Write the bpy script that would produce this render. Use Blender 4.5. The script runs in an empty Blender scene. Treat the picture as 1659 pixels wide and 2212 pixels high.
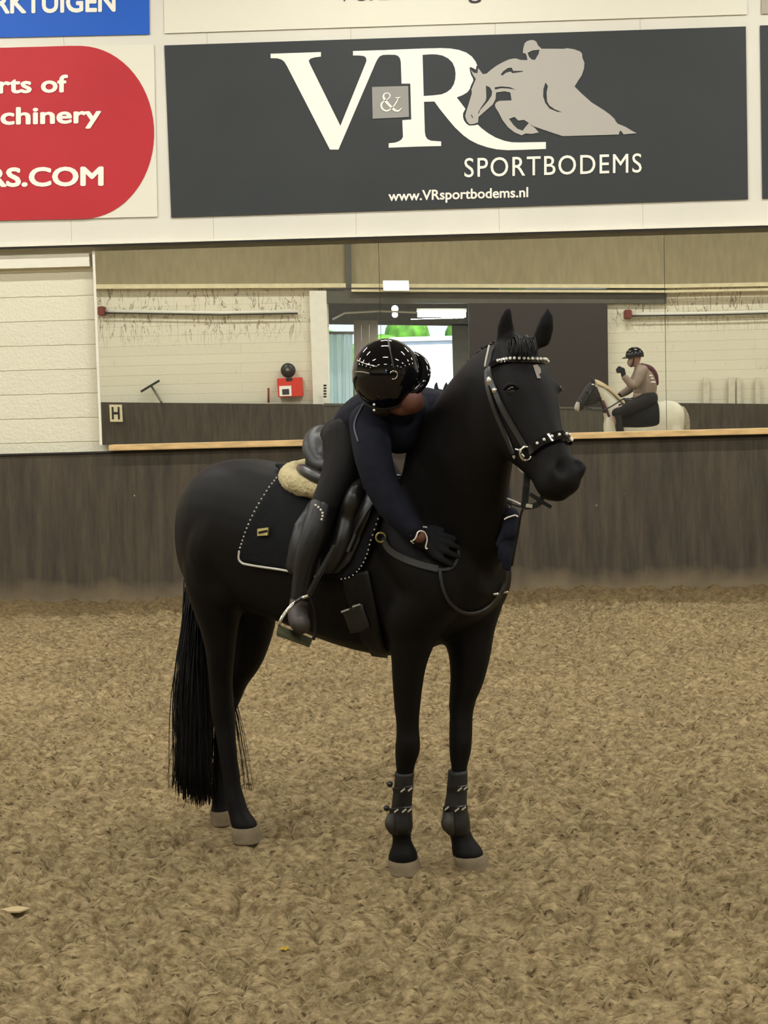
import bpy, bmesh, math, random
import numpy as np
from mathutils import Vector, Matrix
from mathutils.bvhtree import BVHTree

scene = bpy.context.scene
COL = scene.collection
random.seed(7)
rng = np.random.default_rng(7)

# ---------------------------------------------------------------- camera
FOCAL = 3322.0                       # pixels, for a 1659 x 2212 frame
EYE = np.array([0.0, 0.0, 1.615])
PITCH, YAW, ROLL = math.atan(226 / 3322.0), math.radians(1.19), math.radians(1.498)
_F = np.array([-math.sin(YAW) * math.cos(PITCH), math.cos(YAW) * math.cos(PITCH), -math.sin(PITCH)])
_R0 = np.array([math.cos(YAW), math.sin(YAW), 0.0])
_U0 = np.cross(_R0, _F)
_R = _R0 * math.cos(ROLL) - _U0 * math.sin(ROLL)
_U = _U0 * math.cos(ROLL) + _R0 * math.sin(ROLL)
cam_data = bpy.data.cameras.new('camera')
cam = bpy.data.objects.new('camera', cam_data)
COL.objects.link(cam)
M = Matrix.Identity(4)
for i in range(3):
    M[i][0], M[i][1], M[i][2], M[i][3] = _R[i], _U[i], -_F[i], EYE[i]
cam.matrix_world = M
cam_data.sensor_fit = 'VERTICAL'
cam_data.sensor_height = 24.0
cam_data.lens = FOCAL / 2212.0 * 24.0
cam_data.clip_start, cam_data.clip_end = 0.05, 200
scene.camera = cam

# ---------------------------------------------------------------- world, exposure, lights
scene.view_settings.view_transform = 'Standard'
scene.view_settings.look = 'None'
scene.view_settings.gamma = 1.0
scene.view_settings.exposure = 0.0
scene.view_settings.use_curve_mapping = False
scene.cycles.use_denoising = True
scene.cycles.max_bounces = 8
scene.cycles.sample_clamp_indirect = 8.0
world = bpy.data.worlds.new('daylight')
scene.world = world
world.use_nodes = True
bg = world.node_tree.nodes['Background']
sky = world.node_tree.nodes.new('ShaderNodeTexSky')
sky.sky_type = 'HOSEK_WILKIE'
sky.turbidity = 4.0
sky.sun_direction = Vector((0.3, -0.6, 0.75)).normalized()
world.node_tree.links.new(sky.outputs[0], bg.inputs[0])
bg.inputs[1].default_value = 5.0
sd_ = bpy.data.lights.new('sun', 'SUN')
sd_.energy = 9.0
sd_.angle = 0.01
sun = bpy.data.objects.new('sun', sd_)
sun.rotation_euler = Vector((-0.25, -0.62, -0.75)).to_track_quat('-Z', 'Y').to_euler()
sun.location = (5, 10, 30)
COL.objects.link(sun)

HALL_Z = 7.0                          # roof height
LAMP_Z = 6.4
LAMP_POWER = 124.0
LAMP_TINT = (1.0, 0.985, 0.935)
LAMPS = [(x, y) for y in (-3.4, 1.6, 6.0, 10.2) for x in (-12.6, -8.4, -4.2, 0.0, 4.2, 8.4, 12.6)]
for (lx, ly) in LAMPS:
    ld = bpy.data.lights.new('fluorescent_light', 'AREA')
    ld.shape = 'RECTANGLE'
    ld.size, ld.size_y = 1.5, 0.16
    ld.energy = LAMP_POWER
    ld.color = LAMP_TINT
    lo = bpy.data.objects.new('fluorescent_light', ld)
    lo.location = (lx, ly, LAMP_Z - 0.09)
    COL.objects.link(lo)
# the strip light that hangs in the lit passage beyond the far doorway
ld = bpy.data.lights.new('passage_light', 'AREA')
ld.shape = 'RECTANGLE'
ld.size, ld.size_y = 1.1, 0.12
ld.energy = 150
ld.color = (0.88, 0.95, 1.0)
lo = bpy.data.objects.new('passage_light', ld)
lo.location = (0.55, -7.16, 3.44)
COL.objects.link(lo)

# ---------------------------------------------------------------- pixel rays and frames
def ray(u, v):
    return _F * FOCAL + _R * (u - 829.5) - _U * (v - 1106.0)

def at(u, v, Y):
    """world point seen at photo position (u, v) at the distance Y"""
    d = ray(u, v)
    return EYE + d * (Y / d[1])

def px(P):
    q = np.asarray(P, float) - EYE
    w = q @ _F
    return np.array([829.5 + FOCAL * (q @ _R) / w, 1106.0 - FOCAL * (q @ _U) / w])

def srgb(r, g, b):
    return tuple(((c / 255.0) / 12.92 if c / 255.0 <= 0.04045 else ((c / 255.0 + 0.055) / 1.055) ** 2.4) for c in (r, g, b))

# ---------------------------------------------------------------- materials
def mat(name, color, rough=0.6, spec=0.4, metallic=0.0, var=0.0, vscale=8.0, bump=0.0, bscale=60.0, coat=0.0,
        emit=None, estr=0.0, stretch=None, sheen=0.0, spec_ior=None):
    m = bpy.data.materials.new(name)
    m.use_nodes = True
    nt = m.node_tree
    b = nt.nodes['Principled BSDF']
    b.inputs['Base Color'].default_value = (*color, 1)
    b.inputs['Roughness'].default_value = rough
    b.inputs['Specular IOR Level'].default_value = spec
    b.inputs['Metallic'].default_value = metallic
    b.inputs['Coat Weight'].default_value = coat
    b.inputs['Coat Roughness'].default_value = 0.05
    if sheen:
        b.inputs['Sheen Weight'].default_value = sheen
    if emit:
        b.inputs['Emission Color'].default_value = (*emit, 1)
        b.inputs['Emission Strength'].default_value = estr
    tc = nt.nodes.new('ShaderNodeTexCoord')
    mp = nt.nodes.new('ShaderNodeMapping')
    nt.links.new(tc.outputs['Object'], mp.inputs[0])
    if stretch:
        mp.inputs['Scale'].default_value = stretch
    if var:
        n = nt.nodes.new('ShaderNodeTexNoise')
        n.inputs['Scale'].default_value = vscale
        n.inputs['Detail'].default_value = 6
        nt.links.new(mp.outputs[0], n.inputs['Vector'])
        r = nt.nodes.new('ShaderNodeMapRange')
        r.inputs[1].default_value, r.inputs[2].default_value = 0.3, 0.7
        r.inputs[3].default_value, r.inputs[4].default_value = 1 - var, 1 + var
        nt.links.new(n.outputs['Fac'], r.inputs[0])
        mx = nt.nodes.new('ShaderNodeVectorMath')
        mx.operation = 'SCALE'
        mx.inputs[0].default_value = color
        nt.links.new(r.outputs[0], mx.inputs['Scale'])
        nt.links.new(mx.outputs[0], b.inputs['Base Color'])
    if bump:
        n2 = nt.nodes.new('ShaderNodeTexNoise')
        n2.inputs['Scale'].default_value = bscale
        n2.inputs['Detail'].default_value = 5
        nt.links.new(mp.outputs[0], n2.inputs['Vector'])
        bp = nt.nodes.new('ShaderNodeBump')
        bp.inputs['Strength'].default_value = bump
        bp.inputs['Distance'].default_value = 0.01
        nt.links.new(n2.outputs['Fac'], bp.inputs['Height'])
        nt.links.new(bp.outputs[0], b.inputs['Normal'])
    return m

# ---------------------------------------------------------------- mesh helpers
def tagp(o, label=None, cat=None, group=None, kind=None):
    if label: o['label'] = label
    if cat: o['category'] = cat
    if group: o['group'] = group
    if kind: o['kind'] = kind
    return o

def link(o, parent=None):
    COL.objects.link(o)
    if parent is not None:
        o.parent = parent
        o.matrix_parent_inverse = parent.matrix_world.inverted() if False else Matrix.Translation(-parent.location) if parent.type == 'EMPTY' else Matrix.Identity(4)
    return o

def empty(name, loc):
    o = bpy.data.objects.new(name, None)
    o.location = tuple(loc)
    o.empty_display_size = 0.1
    COL.objects.link(o)
    return o

class MB:
    """collects polygons for ONE mesh"""
    def __init__(self):
        self.v, self.f = [], []
    def add(self, verts, faces):
        n = len(self.v)
        self.v += [tuple(float(c) for c in p) for p in verts]
        self.f += [tuple(i + n for i in f) for f in faces]
        return self
    def box(self, lo, hi):
        (x0, y0, z0), (x1, y1, z1) = lo, hi
        vs = [(x0, y0, z0), (x1, y0, z0), (x1, y1, z0), (x0, y1, z0), (x0, y0, z1), (x1, y0, z1), (x1, y1, z1), (x0, y1, z1)]
        return self.add(vs, [(0, 3, 2, 1), (4, 5, 6, 7), (0, 1, 5, 4), (1, 2, 6, 5), (2, 3, 7, 6), (3, 0, 4, 7)])
    def prism(self, poly, vec):
        """a polygon of 3D points given depth along vec"""
        n = len(poly)
        P = [np.asarray(p, float) for p in poly]
        Q = [p + np.asarray(vec, float) for p in P]
        return self.add(P + Q, [tuple(range(n))[::-1], tuple(range(n, 2 * n))] + [(i, (i + 1) % n, n + (i + 1) % n, n + i) for i in range(n)])
    def rings(self, rings, cap=True):
        n = len(rings[0])
        vs = [p for r in rings for p in r]
        fs = []
        for k in range(len(rings) - 1):
            for i in range(n):
                a, b = k * n + i, k * n + (i + 1) % n
                fs.append((a, b, b + n, a + n))
        if cap:
            fs.append(tuple(range(n))[::-1])
            fs.append(tuple(range((len(rings) - 1) * n, len(rings) * n)))
        return self.add(vs, fs)
    def tube(self, pts, r, n=8):
        pts = [np.asarray(p, float) for p in pts]
        rs = [r] * len(pts) if np.isscalar(r) else list(r)
        rings = []
        ref = None
        for i, p in enumerate(pts):
            t = pts[min(i + 1, len(pts) - 1)] - pts[max(i - 1, 0)]
            t = t / (np.linalg.norm(t) + 1e-12)
            if ref is None:
                ref = np.cross(t, [0, 0, 1.0])
                if np.linalg.norm(ref) < 0.1: ref = np.cross(t, [0, 1.0, 0])
            a = ref - t * (ref @ t)
            a /= np.linalg.norm(a) + 1e-12
            ref = a
            b = np.cross(t, a)
            rings.append([p + rs[i] * (a * math.cos(w) + b * math.sin(w)) for w in np.linspace(0, 2 * math.pi, n, endpoint=False)])
        return self.rings(rings)
    def ribbon(self, pts, nrm, w, t):
        """a flat strap along pts with face normal nrm, width w, thickness t"""
        pts = [np.asarray(p, float) for p in pts]
        ws = [w] * len(pts) if np.isscalar(w) else list(w)
        rings = []
        for i, p in enumerate(pts):
            d = pts[min(i + 1, len(pts) - 1)] - pts[max(i - 1, 0)]
            d /= np.linalg.norm(d) + 1e-12
            n = np.asarray(nrm[i], float)
            n = n - d * (n @ d)
            n /= np.linalg.norm(n) + 1e-12
            s = np.cross(d, n) * ws[i] / 2
            rings.append([p - s, p - s * 0.8 + n * t, p + s * 0.8 + n * t, p + s])
        return self.rings(rings)
    def ball(self, c, r, n=10, m=8, axes=None):
        c = np.asarray(c, float)
        r3 = np.array([r, r, r]) if np.isscalar(r) else np.asarray(r, float)
        A = np.eye(3) if axes is None else np.asarray(axes, float)
        rings = []
        for j in range(m + 1):
            ph = math.pi * (0.02 + 0.96 * j / m)
            rings.append([c + A.T @ (r3 * np.array([math.sin(ph) * math.cos(w), math.sin(ph) * math.sin(w), math.cos(ph)])) for w in np.linspace(0, 2 * math.pi, n, endpoint=False)])
        return self.rings(rings)
    def mesh(self, name):
        me = bpy.data.meshes.new(name)
        me.from_pydata(self.v, [], self.f)
        bm = bmesh.new()
        bm.from_mesh(me)
        bmesh.ops.recalc_face_normals(bm, faces=bm.faces)
        bm.to_mesh(me)
        bm.free()
        return me
    def obj(self, name, material, parent=None, smooth=False, bevel=0.0):
        me = self.mesh(name)
        if bevel:
            bm = bmesh.new()
            bm.from_mesh(me)
            bmesh.ops.bevel(bm, geom=[e for e in bm.edges], offset=bevel, segments=2, affect='EDGES', clamp_overlap=True)
            bm.to_mesh(me)
            bm.free()
        me.materials.append(material)
        if smooth:
            me.polygons.foreach_set('use_smooth', [True] * len(me.polygons))
        o = bpy.data.objects.new(name, me)
        return link(o, parent)

def evaluated(me, mods):
    """the mesh ME with modifiers baked in; mods = [(type, {settings})]"""
    o = bpy.data.objects.new('bake', me)
    COL.objects.link(o)
    for t, s in mods:
        m = o.modifiers.new(t, t)
        for k, v in s.items():
            setattr(m, k, v)
    dg = bpy.context.evaluated_depsgraph_get()
    out = bpy.data.meshes.new_from_object(o.evaluated_get(dg))
    bpy.data.objects.remove(o)
    return out

def union(name, mb, voxel, smooth, material, parent=None, factor=0.5):
    """fuse every closed shell in MB into one continuous skin"""
    me = evaluated(mb.mesh(name), [('REMESH', dict(mode='VOXEL', voxel_size=voxel)), ('SMOOTH', dict(factor=factor, iterations=smooth))])
    me.name = name
    me.materials.clear()
    me.materials.append(material)
    me.polygons.foreach_set('use_smooth', [True] * len(me.polygons))
    o = bpy.data.objects.new(name, me)
    return link(o, parent)

def spline(pts, k=6):
    """Catmull-Rom through the rows of pts"""
    P = np.asarray(pts, float)
    P = np.vstack([2 * P[0] - P[1], P, 2 * P[-1] - P[-2]])
    out = []
    for i in range(1, len(P) - 2):
        for t in np.linspace(0, 1, k, endpoint=False):
            a, b, c, d = P[i - 1], P[i], P[i + 1], P[i + 2]
            out.append(0.5 * (2 * b + (c - a) * t + (2 * a - 5 * b + 4 * c - d) * t * t + (3 * b - a - 3 * c + d) * t ** 3))
    out.append(P[-2])
    return np.array(out)

def ellipse(c, A, B, n=28, p=2.0):
    r = []
    for w in np.linspace(0, 2 * math.pi, n, endpoint=False):
        cs, sn = math.cos(w), math.sin(w)
        k = (abs(cs) ** p + abs(sn) ** p) ** (-1.0 / p)
        r.append(c + A * cs * k + B * sn * k)
    return r

def limb(mb, pts, radii, k=5, n=16, flat=None):
    """a rounded tapering limb along pts (3D), with ball ends"""
    S = spline([list(p) + [r] for p, r in zip(pts, radii)], k)
    P, R = S[:, :3], S[:, 3]
    d0 = (P[1] - P[0]) / (np.linalg.norm(P[1] - P[0]) + 1e-9)
    d1 = (P[-1] - P[-2]) / (np.linalg.norm(P[-1] - P[-2]) + 1e-9)
    head = [(P[0] - d0 * R[0] * math.sin(a), R[0] * math.cos(a)) for a in (1.45, 1.1, 0.7, 0.35)]
    tail = [(P[-1] + d1 * R[-1] * math.sin(a), R[-1] * math.cos(a)) for a in (0.35, 0.7, 1.1, 1.45)]
    pts2 = [h[0] for h in head] + list(P) + [t[0] for t in tail]
    rs2 = [h[1] for h in head] + list(R) + [t[1] for t in tail]
    mb.tube(pts2, rs2, n)
    return mb

def flat_curve(name, loops, place, material, parent=None, depth=None):
    """fills 2D loops (outer outline first, then holes) and puts each (u, v) at place(u, v)"""
    cu = bpy.data.curves.new(name, 'CURVE')
    cu.dimensions = '2D'
    cu.fill_mode = 'BOTH'
    for lp in loops:
        s = cu.splines.new('POLY')
        s.points.add(len(lp) - 1)
        for q, (a, b) in zip(s.points, lp):
            q.co = (a / 100.0, -b / 100.0, 0, 1)
        s.use_cyclic_u = True
    o = bpy.data.objects.new('bake', cu)
    COL.objects.link(o)
    me = bpy.data.meshes.new_from_object(o.evaluated_get(bpy.context.evaluated_depsgraph_get()))
    bpy.data.objects.remove(o)
    for vt in me.vertices:
        vt.co = Vector(place(vt.co.x * 100.0, -vt.co.y * 100.0))
    me.name = name
    me.materials.clear()
    me.materials.append(material)
    return link(bpy.data.objects.new(name, me), parent)

def glyphs(s, bold=0.0, space=1.0):
    cu = bpy.data.curves.new('lettering', 'FONT')
    cu.body = s
    cu.size = 1.0
    cu.offset = bold
    cu.space_character = space
    cu.resolution_u = 4
    o = bpy.data.objects.new('bake', cu)
    COL.objects.link(o)
    me = bpy.data.meshes.new_from_object(o.evaluated_get(bpy.context.evaluated_depsgraph_get()))
    bpy.data.objects.remove(o)
    return me

def lettering(name, s, box, place, material, parent, bold=0.0, space=1.0, ref=None, cap='H'):
    """text S whose last len(REF) letters fill box = (u0, u1, v_base_at_u0, cap height in px, slope)"""
    u0, u1, vb, hgt, slope = box
    me = glyphs(s, 0.0, space)
    if bold:                                   # heavier strokes: the outline thickened all round
        bm = bmesh.new()
        for a in range(9):
            r = bold if a else 0.0
            n0 = len(bm.verts)
            bm.from_mesh(me)
            bm.verts.ensure_lookup_table()
            for vt in bm.verts[n0:]:
                vt.co += Vector((r * math.cos(a * math.pi / 4), r * math.sin(a * math.pi / 4), a))
        bm.to_mesh(me)
        bm.free()
    xs = [v.co.x for v in me.vertices]
    rx = [v.co.x for v in glyphs(ref or s, 0.0, space).vertices]
    rx = [min(rx) - bold, max(rx) + bold]
    chs = [v.co.y for v in glyphs(cap, 0.0).vertices]
    chs = [min(chs) - bold, max(chs) + bold]
    y0, y1 = min(chs), max(chs)
    k = (u1 - u0) / (max(rx) - min(rx))
    xr = max(xs)
    for v in me.vertices:
        u = u1 + (v.co.x - xr) * k
        w = vb + slope * (u - u0) - (v.co.y - y0) / (y1 - y0) * hgt
        v.co = Vector(place(u, w)) + Vector((0, -0.0003 * v.co.z, 0))
    me.name = name
    me.materials.clear()
    me.materials.append(material)
    return link(bpy.data.objects.new(name, me), parent)

def noise2(x, y, seed):
    r = np.random.default_rng(seed)
    N = 256
    g = r.random((N, N))
    xi, yi = np.floor(x).astype(int), np.floor(y).astype(int)
    fx, fy = x - xi, y - yi
    fx, fy = fx * fx * (3 - 2 * fx), fy * fy * (3 - 2 * fy)
    a, b = g[xi % N, yi % N], g[(xi + 1) % N, yi % N]
    c, d = g[xi % N, (yi + 1) % N], g[(xi + 1) % N, (yi + 1) % N]
    return (a * (1 - fx) + b * fx) * (1 - fy) + (c * (1 - fx) + d * fx) * fy

# ================================================================ the hall
WALL_Y = 12.7
def wcoord_lines(m, period, width, color, axis=0, offset=0.0):
    """thin joint lines every PERIOD metres along AXIS, mixed over the base colour of material M"""
    nt = m.node_tree
    b = nt.nodes['Principled BSDF']
    tc = nt.nodes.new('ShaderNodeTexCoord')
    sp = nt.nodes.new('ShaderNodeSeparateXYZ')
    nt.links.new(tc.outputs['Object'], sp.inputs[0])
    a = nt.nodes.new('ShaderNodeMath'); a.operation = 'ADD'; a.inputs[1].default_value = offset + 100 * period
    nt.links.new(sp.outputs[axis], a.inputs[0])
    md = nt.nodes.new('ShaderNodeMath'); md.operation = 'MODULO'; md.inputs[1].default_value = period
    nt.links.new(a.outputs[0], md.inputs[0])
    lt = nt.nodes.new('ShaderNodeMath'); lt.operation = 'LESS_THAN'; lt.inputs[1].default_value = width
    nt.links.new(md.outputs[0], lt.inputs[0])
    mx = nt.nodes.new('ShaderNodeMixRGB')
    mx.inputs[2].default_value = (*color, 1)
    nt.links.new(lt.outputs[0], mx.inputs[0])
    old = b.inputs['Base Color'].links
    if old:
        nt.links.new(old[0].from_socket, mx.inputs[1])
    else:
        mx.inputs[1].default_value = b.inputs['Base Color'].default_value
    nt.links.new(mx.outputs[0], b.inputs['Base Color'])
    return m

def blockwork(name, color, joint, dirt=0.25, cobweb=None):
    """painted concrete blocks, courses 0.2 m; bump from the joints and the coarse face, streaks of cobweb and dirt"""
    m = mat(name, color, rough=0.85, spec=0.15)
    nt = m.node_tree
    b = nt.nodes['Principled BSDF']
    tc = nt.nodes.new('ShaderNodeTexCoord')
    mp = nt.nodes.new('ShaderNodeMapping')
    mp.inputs['Rotation'].default_value = (math.radians(-90), 0, 0)
    nt.links.new(tc.outputs['Object'], mp.inputs[0])
    n = nt.nodes.new('ShaderNodeTexNoise'); n.inputs['Scale'].default_value = 9; n.inputs['Detail'].default_value = 3
    nt.links.new(tc.outputs['Object'], n.inputs['Vector'])
    wob = nt.nodes.new('ShaderNodeVectorMath'); wob.operation = 'SCALE'; wob.inputs['Scale'].default_value = 0.012
    nt.links.new(n.outputs['Color'], wob.inputs[0])
    ad = nt.nodes.new('ShaderNodeVectorMath'); ad.operation = 'ADD'
    nt.links.new(mp.outputs[0], ad.inputs[0]); nt.links.new(wob.outputs[0], ad.inputs[1])
    br = nt.nodes.new('ShaderNodeTexBrick')
    br.inputs['Scale'].default_value = 1.0
    br.inputs['Brick Width'].default_value = 7.0
    br.inputs['Row Height'].default_value = 0.2
    br.inputs['Mortar Size'].default_value = 0.006
    br.inputs['Mortar Smooth'].default_value = 0.6
    br.inputs['Color1'].default_value = (*color, 1)
    br.inputs['Color2'].default_value = (*[c * 0.96 for c in color], 1)
    br.inputs['Mortar'].default_value = (*joint, 1)
    nt.links.new(ad.outputs[0], br.inputs['Vector'])
    st = nt.nodes.new('ShaderNodeTexNoise'); st.inputs['Scale'].default_value = 3.0; st.inputs['Detail'].default_value = 8; st.inputs['Roughness'].default_value = 0.7
    mp2 = nt.nodes.new('ShaderNodeMapping'); mp2.inputs['Scale'].default_value = (3, 3, 0.8)
    nt.links.new(tc.outputs['Object'], mp2.inputs[0]); nt.links.new(mp2.outputs[0], st.inputs['Vector'])
    rp = nt.nodes.new('ShaderNodeMapRange'); rp.inputs[1].default_value, rp.inputs[2].default_value = 0.62, 0.78
    rp.inputs[3].default_value, rp.inputs[4].default_value = 0.0, dirt
    nt.links.new(st.outputs['Fac'], rp.inputs[0])
    mx = nt.nodes.new('ShaderNodeMixRGB'); mx.inputs[2].default_value = (*[c * 0.35 for c in color], 1)
    nt.links.new(rp.outputs[0], mx.inputs[0]); nt.links.new(br.outputs['Color'], mx.inputs[1])
    if cobweb:                                  # sooty cobwebs that hang in threads below the pipe
        ws = nt.nodes.new('ShaderNodeTexNoise'); ws.inputs['Scale'].default_value = 1.0; ws.inputs['Detail'].default_value = 5; ws.inputs['Distortion'].default_value = 1.2
        m3 = nt.nodes.new('ShaderNodeMapping'); m3.inputs['Scale'].default_value = (7, 7, 1.6)
        nt.links.new(tc.outputs['Object'], m3.inputs[0]); nt.links.new(m3.outputs[0], ws.inputs['Vector'])
        rd = nt.nodes.new('ShaderNodeMath'); rd.operation = 'SUBTRACT'; rd.inputs[1].default_value = 0.5
        nt.links.new(ws.outputs['Fac'], rd.inputs[0])
        ab = nt.nodes.new('ShaderNodeMath'); ab.operation = 'ABSOLUTE'; nt.links.new(rd.outputs[0], ab.inputs[0])
        th = nt.nodes.new('ShaderNodeMapRange'); th.inputs[1].default_value, th.inputs[2].default_value = 0.022, 0.004; th.inputs[3].default_value, th.inputs[4].default_value = 0, 0.8
        nt.links.new(ab.outputs[0], th.inputs[0])
        sz = nt.nodes.new('ShaderNodeSeparateXYZ'); nt.links.new(tc.outputs['Object'], sz.inputs[0])
        z0 = nt.nodes.new('ShaderNodeMapRange'); z0.inputs[1].default_value, z0.inputs[2].default_value = cobweb[0], cobweb[1]
        nt.links.new(sz.outputs[2], z0.inputs[0])
        ml = nt.nodes.new('ShaderNodeMath'); ml.operation = 'MULTIPLY'
        nt.links.new(th.outputs[0], ml.inputs[0]); nt.links.new(z0.outputs[0], ml.inputs[1])
        mc = nt.nodes.new('ShaderNodeMixRGB'); mc.inputs[2].default_value = (*srgb(104, 92, 70), 1)
        nt.links.new(ml.outputs[0], mc.inputs[0]); nt.links.new(mx.outputs[0], mc.inputs[1])
        mx = mc
    nt.links.new(mx.outputs[0], b.inputs['Base Color'])
    n2 = nt.nodes.new('ShaderNodeTexNoise'); n2.inputs['Scale'].default_value = 45; n2.inputs['Detail'].default_value = 4
    nt.links.new(tc.outputs['Object'], n2.inputs['Vector'])
    sub = nt.nodes.new('ShaderNodeMath'); sub.operation = 'MULTIPLY_ADD'; sub.inputs[1].default_value = -1.3
    nt.links.new(br.outputs['Fac'], sub.inputs[0]); nt.links.new(n2.outputs['Fac'], sub.inputs[2])
    bp = nt.nodes.new('ShaderNodeBump'); bp.inputs['Strength'].default_value = 0.55; bp.inputs['Distance'].default_value = 0.012
    nt.links.new(sub.outputs[0], bp.inputs['Height'])
    nt.links.new(bp.outputs[0], b.inputs['Normal'])
    return m

M_block = blockwork('painted_blocks', srgb(222, 218, 196), srgb(196, 190, 164), 0.12)
M_block_far = blockwork('painted_blocks_far', srgb(222, 216, 192), srgb(208, 202, 178), 0.6, (2.9, 3.4))
M_clad = wcoord_lines(mat('white_cladding', srgb(216, 213, 201), rough=0.5, spec=0.25, var=0.03, vscale=2.0), 1.16, 0.004, srgb(170, 163, 145), 0, 0.43)
M_white = mat('white_paint', srgb(228, 224, 208), rough=0.6, var=0.04)
M_cream = mat('cream_timber', srgb(214, 202, 162), rough=0.6, var=0.1)
M_dark = mat('dark_gap', srgb(38, 36, 32), rough=0.8)
M_greyt = mat('grey_trim', srgb(120, 120, 108), rough=0.6, var=0.1)

def kick_material(name, a, b_):
    """dark oiled plywood: vertical grain, scuffs, dusty foot"""
    m = mat(name, a, rough=0.62, spec=0.3)
    nt = m.node_tree
    bs = nt.nodes['Principled BSDF']
    tc = nt.nodes.new('ShaderNodeTexCoord')
    mp = nt.nodes.new('ShaderNodeMapping'); mp.inputs['Scale'].default_value = (8, 3, 0.9)
    nt.links.new(tc.outputs['Object'], mp.inputs[0])
    n = nt.nodes.new('ShaderNodeTexNoise'); n.inputs['Scale'].default_value = 1.6; n.inputs['Detail'].default_value = 9; n.inputs['Roughness'].default_value = 0.68
    nt.links.new(mp.outputs[0], n.inputs['Vector'])
    r = nt.nodes.new('ShaderNodeMapRange'); r.inputs[1].default_value, r.inputs[2].default_value = 0.32, 0.7
    nt.links.new(n.outputs['Fac'], r.inputs[0])
    mx = nt.nodes.new('ShaderNodeMixRGB'); mx.inputs[1].default_value = (*a, 1); mx.inputs[2].default_value = (*b_, 1)
    nt.links.new(r.outputs[0], mx.inputs[0])
    # sand dust that sticks to the lowest hand's breadth
    sp = nt.nodes.new('ShaderNodeSeparateXYZ'); nt.links.new(tc.outputs['Object'], sp.inputs[0])
    nz = nt.nodes.new('ShaderNodeTexNoise'); nz.inputs['Scale'].default_value = 5; nz.inputs['Detail'].default_value = 6
    nt.links.new(tc.outputs['Object'], nz.inputs['Vector'])
    ad = nt.nodes.new('ShaderNodeMath'); ad.operation = 'MULTIPLY_ADD'; ad.inputs[1].default_value = -0.22
    nt.links.new(nz.outputs['Fac'], ad.inputs[0]); nt.links.new(sp.outputs[2], ad.inputs[2])
    r2 = nt.nodes.new('ShaderNodeMapRange'); r2.inputs[1].default_value, r2.inputs[2].default_value = -0.02, 0.16
    r2.inputs[3].default_value, r2.inputs[4].default_value = 0.75, 0.0
    nt.links.new(ad.outputs[0], r2.inputs[0])
    mx2 = nt.nodes.new('ShaderNodeMixRGB'); mx2.inputs[2].default_value = (*srgb(122, 108, 84), 1)
    nt.links.new(r2.outputs[0], mx2.inputs[0]); nt.links.new(mx.outputs[0], mx2.inputs[1])
    # pale nicks
    v = nt.nodes.new('ShaderNodeTexVoronoi'); v.inputs['Scale'].default_value = 3.3
    nt.links.new(tc.outputs['Object'], v.inputs['Vector'])
    l = nt.nodes.new('ShaderNodeMath'); l.operation = 'LESS_THAN'; l.inputs[1].default_value = 0.022
    nt.links.new(v.outputs['Distance'], l.inputs[0])
    mx3 = nt.nodes.new('ShaderNodeMixRGB'); mx3.inputs[2].default_value = (*srgb(150, 138, 112), 1)
    nt.links.new(l.outputs[0], mx3.inputs[0]); nt.links.new(mx2.outputs[0], mx3.inputs[1])
    nt.links.new(mx3.outputs[0], bs.inputs['Base Color'])
    return m

M_kick = kick_material('kickboard_plywood', srgb(50, 44, 35), srgb(79, 71, 57))

# ---- sand floor: one mesh, fine in front of the camera, with raked-up sand along the board
xs = np.unique(np.concatenate([np.arange(-16, -4, 0.5), np.arange(-4.0, -2.2, 0.04), np.arange(-2.2, 2.2, 0.0125), np.arange(2.2, 4.0, 0.04), np.arange(4.0, 16.01, 0.5)]))
ys = np.unique(np.concatenate([np.arange(-6.5, 3.4, 0.5), np.arange(3.4, 7.6, 0.0125), np.arange(7.6, 12.71, 0.025)]))
GX, GY = np.meshgrid(xs, ys, indexing='ij')
def sand_height(x, y):
    z = 0.020 * (noise2(x * 1.7 + 30, y * 1.7 + 30, 1) - 0.5)
    wx = x + 0.06 * (noise2(x * 6 + 9, y * 6 + 5, 11) - 0.5)
    z = z + 0.028 * (noise2(wx * 4.6 + 40, y * 5.5 + 40, 2) - 0.5)
    z = z + 0.030 * (noise2(wx * 9 + 60, y * 14 + 60, 3) - 0.5)
    r = 1 - np.abs(2 * noise2(wx * 17 + 60, y * 24 + 60, 4) - 1)
    z = z + 0.024 * (r - 0.5)
    r2 = 1 - np.abs(2 * noise2(wx * 29 + 20, y * 44 + 60, 6) - 1)
    z = z + 0.012 * (r2 - 0.5)
    z = z + 0.012 * (noise2(x * 36 + 80, y * 48 + 80, 5) - 0.5)
    for fx_, fy_, dp, sd in ((7, 12, .040, 31), (13, 24, .036, 32), (24, 46, .022, 33)):      # cracks between the clods
        r3 = 1 - np.abs(2 * noise2(wx * fx_ + 11, y * fy_ + 17 + x * 2.0, sd) - 1)
        z = z - dp * r3 ** 7
    z = z + 0.030 * np.clip(noise2(wx * 15 + 70, y * 21 + 20, 34) - 0.62, 0, 1) / 0.38
    # old hoof prints
    pr = np.random.default_rng(3)
    for _ in range(110):
        cx, cy, rr = pr.uniform(-2.6, 2.6), pr.uniform(4.0, 11.5), pr.uniform(0.05, 0.08)
        d2 = ((x - cx) ** 2 + ((y - cy) * 1.1) ** 2) / rr ** 2
        z = z - 0.030 * np.exp(-d2 * 1.4) + 0.012 * np.exp(-(np.sqrt(d2) - 1.5) ** 2 * 4)
    return z
HOOVES = [(-0.077, 5.29), (0.155, 5.34), (-0.684, 5.73), (-0.804, 5.98)]
GZ = sand_height(GX, GY)
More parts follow.
